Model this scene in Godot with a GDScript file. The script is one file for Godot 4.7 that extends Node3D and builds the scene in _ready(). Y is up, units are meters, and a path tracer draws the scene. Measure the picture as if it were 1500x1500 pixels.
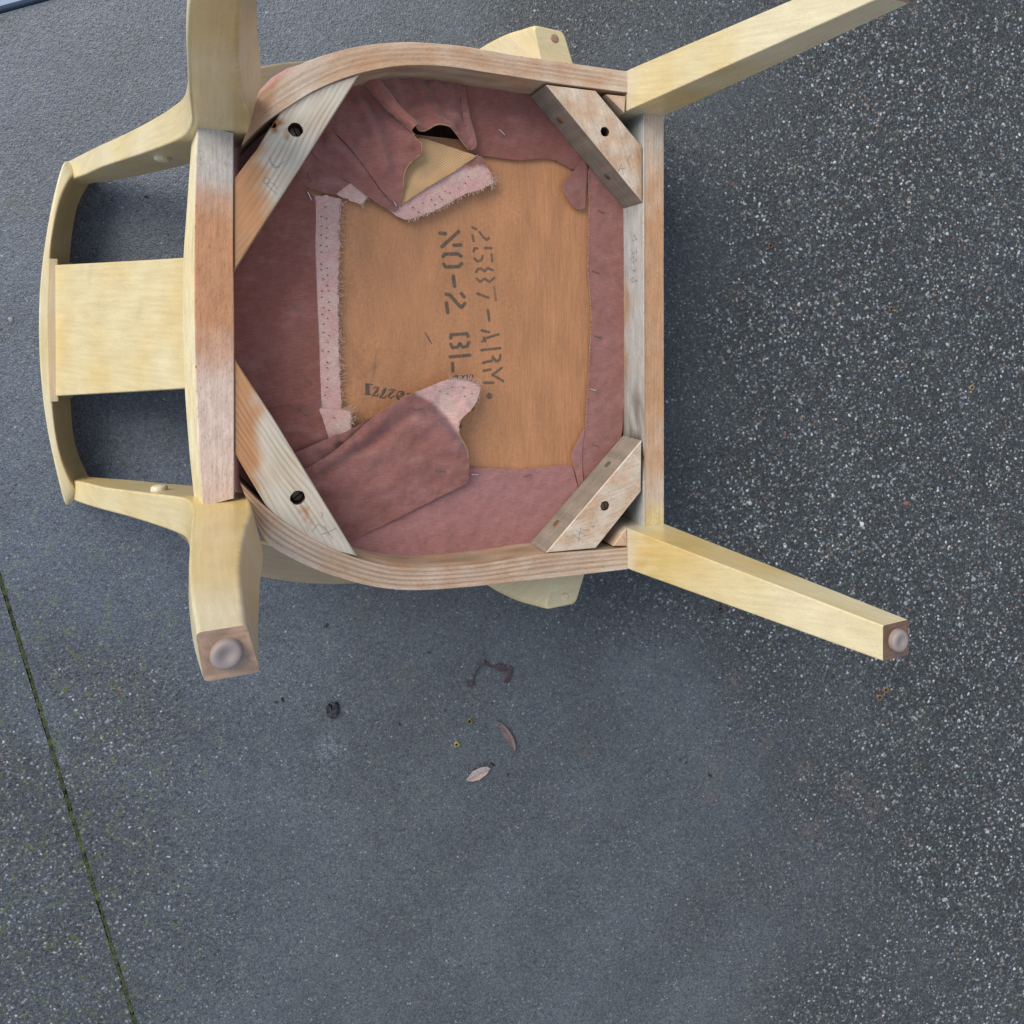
extends Node3D
# An upturned wooden armchair with torn maroon velvet under its seat, lying on blue grey paving.
# The chair is built in its own axes: x to the chair's front, y towards the feet (up, since it lies upside down), z across. Lists of x, z (and height) are in tenths of a millimetre.

const BOARD := -0.0535
const CLOTH := -0.0505

class Acc:
	var v := PackedVector3Array()
	var n := PackedVector3Array()
	var uv := PackedVector2Array()
	var c := PackedColorArray()
	var ix := PackedInt32Array()
	func add(p: Vector3, nn: Vector3, u: Vector2, col: Color) -> int:
		v.append(p); n.append(nn); uv.append(u); c.append(col)
		return v.size() - 1
	func tri(a: int, b: int, d: int) -> void:
		var g := (v[b] - v[a]).cross(v[d] - v[a])
		if g.dot(n[a] + n[b] + n[d]) > 0.0:
			ix.append(a); ix.append(d); ix.append(b)
		else:
			ix.append(a); ix.append(b); ix.append(d)
	func quad(a: int, b: int, d: int, e: int) -> void:
		tri(a, b, d); tri(a, d, e)
	func mesh() -> ArrayMesh:
		var arr := []
		arr.resize(Mesh.ARRAY_MAX)
		arr[Mesh.ARRAY_VERTEX] = v; arr[Mesh.ARRAY_NORMAL] = n; arr[Mesh.ARRAY_TEX_UV] = uv; arr[Mesh.ARRAY_COLOR] = c; arr[Mesh.ARRAY_INDEX] = ix
		var m := ArrayMesh.new()
		m.add_surface_from_arrays(Mesh.PRIMITIVE_TRIANGLES, arr)
		return m

var M := {}
var rng := RandomNumberGenerator.new()
var nz := FastNoiseLite.new()
var chair: Node3D
var pad: MeshInstance3D

func _ready() -> void:
	rng.seed = 7
	nz.seed = 3
	nz.noise_type = FastNoiseLite.TYPE_SIMPLEX_SMOOTH
	nz.frequency = 1.0
	nz.fractal_type = FastNoiseLite.FRACTAL_NONE
	var cam := Camera3D.new()
	cam.name = "camera"
	add_child(cam)
	cam.projection = Camera3D.PROJECTION_FRUSTUM
	cam.near = 0.05
	cam.far = 300.0
	cam.size = 2.0 * 0.05 * 750.0 / 1133.56
	cam.frustum_offset = Vector2(-0.1427, -0.2233) * 0.05
	cam.transform = Transform3D(Basis(Vector3(0.990561, 0.137066, 0.001014), Vector3(0.001801, -0.005618, -0.999983), Vector3(-0.137058, 0.990546, -0.005812)).orthonormalized(), Vector3(0.25533, 1.06537, 0.01711))
	cam.current = true
	var env := Environment.new()
	var sky := ProceduralSkyMaterial.new()
	sky.sky_top_color = Color(0.80, 0.87, 0.98)
	sky.sky_horizon_color = Color(0.93, 0.96, 1.0)
	sky.sky_curve = 0.2
	sky.ground_bottom_color = Color(0.25, 0.26, 0.28)
	sky.ground_horizon_color = Color(0.5, 0.52, 0.55)
	sky.sky_energy_multiplier = 0.57
	env.background_mode = Environment.BG_SKY
	env.sky = Sky.new()
	env.sky.sky_material = sky
	env.tonemap_mode = Environment.TONE_MAPPER_LINEAR
	env.tonemap_exposure = 2.7
	env.sdfgi_enabled = true
	env.ssao_enabled = true
	env.ssil_enabled = true
	var we := WorldEnvironment.new()
	we.name = "world_environment"
	we.environment = env
	add_child(we)
	var sun := DirectionalLight3D.new()
	sun.name = "overcast_sun"
	sun.light_energy = 0.44
	sun.light_color = Color(1.0, 0.97, 0.92)
	sun.light_angular_distance = 48.0
	sun.shadow_enabled = true
	sun.sky_mode = DirectionalLight3D.SKY_MODE_LIGHT_ONLY
	add_child(sun)
	sun.look_at_from_position(Vector3(-0.9, 1.05, -0.95), Vector3.ZERO)
	materials()
	ground()
	build_chair()
	litter()

# ---------------------------------------------------------------- helpers
func lin(r: float, g: float, b: float) -> Color:
	return Color(r / 255.0, g / 255.0, b / 255.0).srgb_to_linear()

func shade(c: Color, k: float) -> Color:
	return Color(c.r * k, c.g * k, c.b * k)

func obj(called: String, m: Mesh, mat: Material, parent: Node) -> MeshInstance3D:
	var o := MeshInstance3D.new()
	o.name = called
	o.mesh = m
	o.material_override = null
	for i in m.get_surface_count():
		m.surface_set_material(i, mat)
	parent.add_child(o, true)
	return o

func tag(o: Node, label: String, category: String, group := "", kind := "") -> void:
	o.set_meta("label", label)
	o.set_meta("category", category)
	if group: o.set_meta("group", group)
	if kind: o.set_meta("kind", kind)

func v2(a: Array) -> PackedVector2Array:
	var p := PackedVector2Array()
	for i in range(0, a.size(), 2):
		p.append(Vector2(a[i], a[i + 1]) * 0.0001)
	return p

func v3(a: Array) -> PackedVector3Array:      # x, z, height
	var p := PackedVector3Array()
	for i in range(0, a.size(), 3):
		p.append(Vector3(a[i], a[i + 2], a[i + 1]) * 0.0001)
	return p

func ss(a: float, b: float, x: float) -> float:
	return smoothstep(a, b, x)

func soft(p: Vector2, poly: PackedVector2Array, w: float) -> float:  # 1 inside a polygon, 0 outside, with an edge of width w
	var d := 1e9
	for i in poly.size():
		var q := Geometry2D.get_closest_point_to_segment(p, poly[i], poly[(i + 1) % poly.size()])
		d = minf(d, p.distance_to(q))
	if not Geometry2D.is_point_in_polygon(p, poly): d = -d
	return ss(-w, w, d)

# a bar through stations of four corners each; r rounds the long edges, k the steps of that rounding, sub the strips of each face, div the rings between two stations
func bar(st: Array, r: float, k: int, sub: int, div: int, col: Callable, capcol := Color(0, 0, 0, 0)) -> ArrayMesh:
	var a := Acc.new()
	var rings := []
	for s in st.size() - 1:
		for d in div:
			var t := float(d) / div
			var ring := []
			for j in 4:
				var p0: Vector3 = st[maxi(s - 1, 0)][j]
				var p1: Vector3 = st[s][j]
				var p2: Vector3 = st[s + 1][j]
				var p3: Vector3 = st[mini(s + 2, st.size() - 1)][j]
				if s == 0: p0 = p1 * 2.0 - p2
				if s + 2 >= st.size(): p3 = p2 * 2.0 - p1
				ring.append(p1.cubic_interpolate(p2, p0, p3, t) if div > 1 else p1)
			rings.append(ring)
	rings.append(st[st.size() - 1])
	var nr := rings.size()
	var prev := PackedInt32Array()
	var per := 0
	var run := 0.0
	var ends := []
	for i in nr:
		var q: Array = rings[i]
		var cen: Vector3 = (q[0] + q[1] + q[2] + q[3]) * 0.25
		var b: Array = rings[maxi(i - 1, 0)]
		var f: Array = rings[mini(i + 1, nr - 1)]
		var tan: Vector3 = (f[0] + f[1] + f[2] + f[3] - b[0] - b[1] - b[2] - b[3]).normalized()
		if i > 0:
			run += cen.distance_to((b[0] + b[1] + b[2] + b[3]) * 0.25)
		var nn := []
		for j in 4:
			var e: Vector3 = q[(j + 1) % 4] - q[j]
			var lt: Vector3 = (f[j] + f[(j + 1) % 4] - b[j] - b[(j + 1) % 4]).normalized()
			var g := e.cross(lt).normalized()
			if g.dot((q[j] + q[(j + 1) % 4]) * 0.5 - cen) < 0.0: g = -g
			nn.append(g)
		var cur := PackedInt32Array()
		var u := 0.0
		var loop := PackedVector3Array()
		for j in 4:
			var p: Vector3 = q[j]
			var s2: Vector3 = q[(j + 1) % 4]
			var e: Vector3 = s2 - p
			var l := e.length()
			var rr := minf(r, l * 0.45)
			var pa := p + e / l * rr
			var pb := s2 - e / l * rr
			for h in sub + 1:
				var fr := float(h) / sub
				var w := pa.lerp(pb, fr)
				cur.append(a.add(w, nn[j], Vector2(u + l * fr, run), col.call(w, j, fr, float(i) / (nr - 1))))
				loop.append(w)
			u += l
			var e2: Vector3 = q[(j + 2) % 4] - s2
			var l2 := e2.length()
			var pc := s2 + e2 / l2 * minf(r, l2 * 0.45)
			for h in range(1, k + 1):
				var fr := float(h) / (k + 1)
				var w := pb.lerp(s2, fr).lerp(s2.lerp(pc, fr), fr)
				var n2: Vector3 = nn[j].lerp(nn[(j + 1) % 4], fr).normalized()
				cur.append(a.add(w, n2, Vector2(u, run), col.call(w, j, 1.0, float(i) / (nr - 1))))
				loop.append(w)
		per = cur.size()
		if i > 0:
			for j in per:
				var j2 := (j + 1) % per
				a.quad(prev[j], prev[j2], cur[j2], cur[j])
		prev = cur
		if i == 0 or i == nr - 1:
			ends.append([loop, cen, -tan if i == 0 else tan])
	for e in ends:
		var loop: PackedVector3Array = e[0]
		var nw := Vector3.ZERO
		for j in loop.size(): nw += (loop[j] - e[1]).cross(loop[(j + 1) % loop.size()] - e[1])
		nw = nw.normalized()
		e[2] = nw if nw.dot(e[2]) > 0.0 else -nw
		var cc: Color = capcol if capcol.a > 0.0 else col.call(e[1], 4, 0.5, 0.0)
		var o := a.add(e[1], e[2], Vector2(0.1, 0.1), cc)
		var inner := PackedInt32Array()
		for lv in range(1, 9):
			var outer := PackedInt32Array()
			for p in loop:
				var w: Vector3 = e[1].lerp(p, lv / 8.0)
				var g := 1.0 + 0.30 * nz.get_noise_3d(w.x * 40.0, w.y * 40.0, w.z * 420.0) + 0.22 * nz.get_noise_3d(w.x * 120.0, w.y * 90.0, w.z * 120.0)
				outer.append(a.add(w, e[2], Vector2(0.1 + w.z * 0.5, w.x), shade(cc, g if capcol.a > 0.0 and capcol.r < 0.45 else 1.0)))
			for j in outer.size():
				var j2 := (j + 1) % outer.size()
				if lv == 1: a.tri(o, outer[j], outer[j2])
				else: a.quad(inner[j], inner[j2], outer[j2], outer[j])
			inner = outer
	return a.mesh()

# a flat or uneven sheet over an outline (x, z), with round holes (x, z, radius), a thickness and a small bevel
func plate(outline: PackedVector2Array, step: float, top: Callable, thick: float, col: Callable, opt := {}) -> ArrayMesh:
	var a := Acc.new()
	var bev: float = opt.get("bevel", 0.0)
	var holes: Array = opt.get("holes", [])
	var ang: float = opt.get("grain", 0.0)
	var rough: float = opt.get("rough", 0.0)
	if Geometry2D.is_polygon_clockwise(outline): outline.reverse()
	var edge := PackedVector2Array()
	for i in outline.size():
		var p := outline[i]
		var q := outline[(i + 1) % outline.size()]
		var m := maxi(1, int(round(p.distance_to(q) / step)))
		for j in m:
			edge.append(p.lerp(q, float(j) / m))
	var ne := edge.size()
	var inn := PackedVector2Array()
	for i in ne:
		var d := (edge[(i + 1) % ne] - edge[(i + ne - 1) % ne]).normalized()
		var w := Vector2(-d.y, d.x)
		if rough > 0.0:
			edge[i] = edge[i] + w * rng.randf_range(-rough, rough)
		inn.append(edge[i] + w * bev)
	var pts := PackedVector2Array(inn)
	var hs := []
	for h in holes:
		var c := Vector2(h[0], h[1]) * 0.0001
		var rad: float = h[2] * 0.0001
		var first := pts.size()
		for i in 18:
			pts.append(c + Vector2.from_angle(TAU * i / 18.0) * rad)
		hs.append([c, rad, first, float(h[3]) * 0.0001 if h.size() > 3 else thick])
	var lo := inn[0]
	var hi := inn[0]
	for p in inn:
		lo = lo.min(p); hi = hi.max(p)
	var y := lo.y + step * 0.5
	while y < hi.y:
		var x := lo.x + step * 0.5
		while x < hi.x:
			var p := Vector2(x + rng.randf_range(-0.2, 0.2) * step, y + rng.randf_range(-0.2, 0.2) * step)
			var ok := Geometry2D.is_point_in_polygon(p, inn)
			if ok:
				for q in inn:
					if q.distance_squared_to(p) < step * step * 0.42:
						ok = false
						break
			if ok:
				for h in hs:
					if p.distance_to(h[0]) < h[1] + step * 0.4: ok = false
			if ok: pts.append(p)
			x += step
		y += step
	var tris := Geometry2D.triangulate_delaunay(pts)
	var pos := PackedVector3Array()
	var nor := PackedVector3Array()
	for p in pts:
		pos.append(Vector3(p.x, top.call(p), p.y))
		nor.append(Vector3.ZERO)
	var keep := PackedInt32Array()
	for t in range(0, tris.size(), 3):
		var c := (pts[tris[t]] + pts[tris[t + 1]] + pts[tris[t + 2]]) / 3.0
		if not Geometry2D.is_point_in_polygon(c, inn): continue
		var bad := false
		for h in hs:
			if c.distance_to(h[0]) < h[1] * 0.95: bad = true
		if bad: continue
		var g := (pos[tris[t + 1]] - pos[tris[t]]).cross(pos[tris[t + 2]] - pos[tris[t]])
		if g.y < 0.0: g = -g
		for j in 3:
			keep.append(tris[t + j])
			nor[tris[t + j]] += g
	var e := Vector2.from_angle(ang)
	var cols := PackedColorArray()
	for i in pts.size():
		var p := pts[i]
		cols.append(col.call(p))
		a.add(pos[i], nor[i].normalized() if nor[i].length() > 0.0 else Vector3.UP, Vector2(p.dot(Vector2(-e.y, e.x)), p.dot(e)), cols[i])
	for t in range(0, keep.size(), 3):
		a.tri(keep[t], keep[t + 1], keep[t + 2])
	var sidecol: Callable = opt.get("side", col)
	for i in ne:
		var j := (i + 1) % ne
		var d := (edge[j] - edge[i]).normalized()
		var w := Vector3(d.y, 0, -d.x)
		var ta := pos[i]
		var tb := pos[j]
		var ea := Vector3(edge[i].x, ta.y - bev, edge[i].y)
		var eb := Vector3(edge[j].x, tb.y - bev, edge[j].y)
		var ca: Color = sidecol.call(edge[i])
		if bev > 0.0:
			var wb := (w + Vector3.UP).normalized()
			a.quad(a.add(ta, wb, Vector2(0.1, 0), cols[i]), a.add(tb, wb, Vector2(0.1, 0.01), cols[j]), a.add(eb, wb, Vector2(0.102, 0.01), cols[j]), a.add(ea, wb, Vector2(0.102, 0), cols[i]))
		var l := Vector2(edge[i].dot(e), edge[j].dot(e))
		var dn := Vector3(0, thick - bev, 0)
		a.quad(a.add(ea, w, Vector2(0, l.x), ca), a.add(eb, w, Vector2(0, l.y), ca), a.add(eb - dn, w, Vector2(thick, l.y), ca), a.add(ea - dn, w, Vector2(thick, l.x), ca))
	for h in hs:
		var f: int = h[2]
		for i in 18:
			var p0 := pos[f + i]
			var p1 := pos[f + (i + 1) % 18]
			var w := Vector3(h[0].x, p0.y, h[0].y) - (p0 + p1) * 0.5
			w = w.normalized()
			var dn := Vector3(0, h[3], 0)
			var hc: Color = opt.get("hole", lin(120, 92, 70))
			a.quad(a.add(p0, w, Vector2(0, 0), hc), a.add(p1, w, Vector2(0, 0.003), hc), a.add(p1 - dn, w, Vector2(0.03, 0.003), hc), a.add(p0 - dn, w, Vector2(0.03, 0), hc))
		if h[3] < thick:
			var mid := a.add(Vector3(h[0].x, pos[f].y - h[3], h[0].y), Vector3.UP, Vector2.ZERO, opt.get("hole", lin(60, 45, 35)))
			for i in 18:
				a.tri(mid, a.add(pos[f + i] - Vector3(0, h[3], 0), Vector3.UP, Vector2.ZERO, opt.get("hole", lin(60, 45, 35))), a.add(pos[f + (i + 1) % 18] - Vector3(0, h[3], 0), Vector3.UP, Vector2.ZERO, opt.get("hole", lin(60, 45, 35))))
	if opt.get("under", true):
		var base := a.v.size()
		for i in pts.size():
			var q := Vector2(edge[i].x, edge[i].y) if i < ne else pts[i]
			a.add(Vector3(q.x, pos[i].y - thick, q.y), -(nor[i].normalized() if nor[i].length() > 0.0 else Vector3.UP), Vector2(pts[i].dot(Vector2(-e.y, e.x)), pts[i].dot(e)), opt.get("back", cols[i]))
		for t in range(0, keep.size(), 3):
			a.tri(base + keep[t], base + keep[t + 1], base + keep[t + 2])
	return a.mesh()

# a surface of revolution about y; profile is radius, y
func lathe(pr: Array, n: int, col: Color, at := Vector3.ZERO, axis := Vector3.UP) -> ArrayMesh:
	var a := Acc.new()
	var b := Basis(Quaternion(Vector3.UP, axis.normalized()))
	var rows := []
	for i in pr.size():
		var p: Vector2 = pr[i]
		var d: Vector2 = (pr[mini(i + 1, pr.size() - 1)] - pr[maxi(i - 1, 0)]).normalized()
		var row := PackedInt32Array()
		for j in n + 1:
			var t := TAU * j / n
			var nn := Vector3(d.y * cos(t), -d.x, d.y * sin(t))
			row.append(a.add(at + b * Vector3(p.x * cos(t), p.y, p.x * sin(t)), b * nn, Vector2(t * 0.01, p.x), col))
		rows.append(row)
	for i in rows.size() - 1:
		for j in n:
			a.quad(rows[i][j], rows[i][j + 1], rows[i + 1][j + 1], rows[i + 1][j])
	return a.mesh()

# a round tube through points
func tube_into(a: Acc, pts: PackedVector3Array, r: float, n: int, col: Color) -> void:
	var prev := PackedInt32Array()
	for i in pts.size():
		var t := (pts[mini(i + 1, pts.size() - 1)] - pts[maxi(i - 1, 0)]).normalized()
		var s := t.cross(Vector3(0.31, 0.9, 0.27)).normalized()
		var w := s.cross(t)
		var cur := PackedInt32Array()
		for j in n:
			var d := s * cos(TAU * j / n) + w * sin(TAU * j / n)
			cur.append(a.add(pts[i] + d * r, d, Vector2(j * 0.001, i * 0.002), col))
		if i > 0:
			for j in n:
				a.quad(prev[j], prev[(j + 1) % n], cur[(j + 1) % n], cur[j])
		prev = cur

# a mark drawn with a pencil or stamped: a flat ribbon lying on a face
func ribbon(a: Acc, pts: PackedVector2Array, w: float, y: float, col: Color) -> void:
	for i in pts.size() - 1:
		var d := (pts[i + 1] - pts[i]).normalized() * w * 0.5
		var s := Vector2(-d.y, d.x)
		var p := [pts[i] - d + s, pts[i + 1] + d + s, pts[i + 1] + d - s, pts[i] - d - s]
		var id := []
		for q in p: id.append(a.add(Vector3(q.x, y + i * 0.00001, q.y), Vector3.UP, q, col))
		a.quad(id[0], id[1], id[2], id[3])

# ---------------------------------------------------------------- materials
func grain_tex(w: int, h: int, seed_: int, kind: String, amp: float) -> ImageTexture:
	var n := FastNoiseLite.new()
	n.seed = seed_
	n.frequency = 1.0
	n.fractal_type = FastNoiseLite.FRACTAL_NONE
	var data := PackedByteArray()
	data.resize(w * h * 3)
	var i := 0
	for y in h:
		for x in w:
			var v := n.get_noise_2d(x * 0.09, y * 0.0045) * 0.45 + n.get_noise_2d(x * 0.93, y * 0.016 + 300.0) * 0.45 + n.get_noise_2d(x * 0.5 + 90.0, y * 0.03) * 0.3 + n.get_noise_2d(x * 0.02, y * 0.012 + 50.0) * 0.35
			var l := 0.0
			if kind == "soft":
				var ph := x * 0.62 + n.get_noise_2d(x * 0.006, y * 0.0022) * 9.0 + n.get_noise_2d(x * 0.012, y * 0.008) * 0.9
				l = pow(0.5 + 0.5 * sin(ph), 3.0) * clampf(0.6 + 0.7 * n.get_noise_2d(x * 0.03, y * 0.004 + 9.0), 0.1, 1.0)
			elif kind == "veneer":
				l = maxf(0.0, n.get_noise_2d(x * 0.22, y * 0.006 + 30.0)) * 0.55 + maxf(0.0, n.get_noise_2d(x * 0.8, y * 0.05) - 0.45) * 1.1
			elif kind == "pore":
				l = maxf(0.0, n.get_noise_2d(x * 0.62 + 20.0, y * 0.07) - 0.50) * 1.1
			else:
				l = maxf(0.0, n.get_noise_2d(x * 0.6 + 20.0, y * 0.05) - 0.66) * 0.5 + maxf(0.0, n.get_noise_2d(x * 0.75 + 40.0, y * 0.4 + 60.0) - 0.72) * 2.2
			v = 0.94 + v * amp - l * (0.13 if kind == "soft" else 0.5)
			v = clampf(v, 0.0, 1.0)
			data[i] = int(255.0 * v)
			data[i + 1] = int(255.0 * clampf(v - (1.0 - v) * 0.10, 0.0, 1.0))
			data[i + 2] = int(255.0 * clampf(v - (1.0 - v) * 0.28, 0.0, 1.0))
			i += 3
	return ImageTexture.create_from_image(Image.create_from_data(w, h, false, Image.FORMAT_RGB8, data))

func cloth_tex(kind: String) -> ImageTexture:
	var w := 512
	var data := PackedByteArray()
	data.resize(w * w * 3)
	var n := FastNoiseLite.new()
	n.seed = 21
	n.frequency = 1.0
	var i := 0
	for y in w:
		for x in w:
			var v := 0.9
			if kind == "twill":
				var f := fposmod((x + y) / 16.0, 1.0)
				v = 0.58 + 0.42 * sin(PI * f) + n.get_noise_2d(x * 0.3, y * 0.3) * 0.06
			elif kind == "weave":
				v = 0.86 + 0.09 * sin(x * TAU / 8.0) * sin(y * TAU / 8.0) + n.get_noise_2d(x * 0.25, y * 0.04) * 0.10 + n.get_noise_2d(x * 0.04 + 7.0, y * 0.3) * 0.10
			else:
				v = 0.87 + n.get_noise_2d(x * 0.7, y * 0.03) * 0.15 + n.get_noise_2d(x * 0.6 + 9.0, y * 0.6) * 0.09 + n.get_noise_2d(x * 0.02, y * 0.6) * 0.06 + n.get_noise_2d(x * 0.03, y * 0.03) * 0.05
			v = clampf(v, 0.0, 1.0)
			data[i] = int(255.0 * v); data[i + 1] = data[i]; data[i + 2] = data[i]
			i += 3
	return ImageTexture.create_from_image(Image.create_from_data(w, w, false, Image.FORMAT_RGB8, data))

func mat(called: String, tex: Texture2D, su: float, sv: float, rough: float, bump := 0.0) -> StandardMaterial3D:
	var m := StandardMaterial3D.new()
	m.resource_name = called
	m.vertex_color_use_as_albedo = true
	m.roughness = rough
	if tex:
		m.albedo_texture = tex
		m.uv1_scale = Vector3(su, sv, 1)
		if bump > 0.0:
			m.heightmap_enabled = true
			m.heightmap_texture = tex
			m.heightmap_scale = bump
	return m

func materials() -> void:
	var maple := grain_tex(512, 768, 5, "maple", 0.05)
	var soft := grain_tex(512, 768, 11, "soft", 0.06)
	var pore := grain_tex(512, 768, 17, "pore", 0.09)
	M.lacquer = mat("lacquered_maple", maple, 4.0, 2.6, 0.34, 0.02)
	M.lacquer.clearcoat_enabled = true
	M.lacquer.clearcoat = 0.25
	M.lacquer.clearcoat_roughness = 0.22
	M.raw = mat("bare_hardwood", pore, 5.0, 3.5, 0.75, 0.04)
	M.soft = mat("bare_softwood", soft, 4.2, 3.0, 0.8, 0.035)
	M.plain = mat("plain", null, 1, 1, 0.7)
	M.velvet = mat("velvet", cloth_tex("velvet"), 5.0, 5.0, 0.9, 0.06)
	M.velvet.rim_enabled = true
	M.velvet.rim = 0.7
	M.velvet.rim_tint = 0.6
	M.selvedge = mat("selvedge_weave", cloth_tex("weave"), 7.0, 7.0, 0.95, 0.06)
	M.twill = mat("twill", cloth_tex("twill"), 14.0, 14.0, 0.95, 0.06)
	M.steel = mat("staple_steel", null, 1, 1, 0.35)
	M.steel.metallic = 0.5
	M.steel_dark = mat("rusty_staple_steel", null, 1, 1, 0.5)
	M.steel_dark.albedo_color = Color(0.55, 0.5, 0.48)
	M.glide = mat("glide_plastic", null, 1, 1, 0.6)
	M.ink = mat("ink", null, 1, 1, 0.8)
	M.leaf = mat("dry_leaf", null, 1, 1, 0.6)
	M.moss = mat("moss", null, 1, 1, 0.95)
	M.board = board_material()

# one painted stroke on the seat board: width, then x, z pairs in tenths of a millimetre
func strokes() -> Array:
	return [
		[41, 0.95, 2041, -950, 2098, -947],
		[41, 0.95, 2062, -804, 2248, -981],
		[41, 0.95, 2194, -825, 2273, -833],
		[41, 0.95, 2073, -696, 2094, -722, 2237, -732, 2273, -709],
		[41, 0.95, 2079, -609, 2101, -581, 2251, -591, 2280, -624],
		[41, 0.95, 2186, -482, 2200, -370],
		[41, 0.95, 2107, -279, 2150, -270, 2250, -158, 2279, -138, 2315, -181],
		[41, 0.95, 2279, -290, 2308, -255],
		[41, 0.95, 2108, -184, 2124, -79],
		[37, 0.95, 2155, 204, 2159, 168, 2341, 156, 2353, 184],
		[37, 0.95, 2155, 273, 2175, 313, 2232, 306, 2257, 265, 2290, 306, 2340, 298, 2361, 254],
		[37, 0.95, 2150, 414, 2373, 397],
		[37, 0.95, 2175, 483, 2178, 572],
		[37, 0.95, 2199, 637, 2398, 630],
		[30, 0.80, 2405, -1037, 2449, -1018],
		[30, 0.80, 2486, -988, 2530, -933, 2567, -907, 2594, -926],
		[30, 0.80, 2405, -947, 2419, -884],
		[30, 0.80, 2545, -812, 2623, -816],
		[30, 0.80, 2419, -769, 2426, -802, 2459, -804],
		[30, 0.80, 2627, -744, 2634, -668],
		[30, 0.80, 2426, -687, 2463, -657, 2507, -673, 2522, -721],
		[30, 0.80, 2448, -538, 2463, -571, 2500, -579, 2544, -552, 2582, -586, 2642, -567],
		[30, 0.80, 2455, -463, 2492, -428, 2544, -466, 2604, -432, 2656, -477],
		[30, 0.80, 2462, -295, 2588, -251],
		[30, 0.50, 2656, -372, 2679, -224],
		[30, 0.90, 2582, -112, 2599, 7],
		[30, 0.90, 2509, 119, 2594, 139],
		[30, 0.90, 2517, 246, 2551, 209, 2706, 164],
		[30, 0.90, 2534, 201, 2551, 242],
		[30, 0.90, 2508, 341, 2727, 322],
		[30, 0.90, 2731, 401, 2723, 451, 2679, 475, 2636, 417],
		[30, 0.90, 2525, 485, 2628, 466, 2645, 433],
		[30, 0.90, 2533, 576, 2610, 561],
		[30, 0.90, 2744, 547, 2636, 624, 2761, 698],
		[30, 0.90, 2541, 712, 2644, 715],
		[72, 0.90, 2596, 861, 2598, 864],
		[43, 1.00, 1265, 700, 1265, 784],
		[15, 1.00, 1243, 684, 1314, 694],
		[15, 1.00, 1239, 791, 1299, 797],
		[15, 1.00, 1329, 733, 1343, 721, 1381, 730, 1373, 757, 1328, 794, 1321, 813],
		[15, 1.00, 1321, 806, 1366, 819, 1373, 796],
		[15, 1.00, 1396, 835, 1448, 841, 1456, 814],
		[15, 1.00, 1418, 767, 1449, 740],
		[15, 1.00, 1486, 761, 1509, 750, 1555, 763],
		[15, 1.00, 1532, 770, 1486, 808, 1479, 831, 1509, 848, 1539, 825],
		[15, 1.00, 1639, 782, 1593, 773, 1570, 803, 1578, 850, 1601, 871],
		[15, 1.00, 1593, 827, 1624, 829, 1647, 806, 1643, 786],
		[15, 1.00, 1678, 807, 1709, 804],
		[27, 1.00, 1373, 738, 1366, 761, 1336, 787],
		[27, 1.00, 1449, 744, 1441, 767, 1399, 828],
		[27, 1.00, 1482, 823, 1494, 804, 1524, 778],
		[27, 1.00, 1639, 798, 1616, 805],
		[27, 1.00, 1570, 827, 1581, 850],
		[11, 1.00, 1872, 144, 1906, 196, 1943, 264],
		[11, 1.00, 1898, 189, 1920, 234],
		[50, 0.80, 2245, 1163, 2253, 1186],
		[50, 0.80, 2386, 964, 2401, 995],
		[7, 0.45, 1356, 369, 1335, 455, 1349, 528, 1328, 585],
	]

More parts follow.
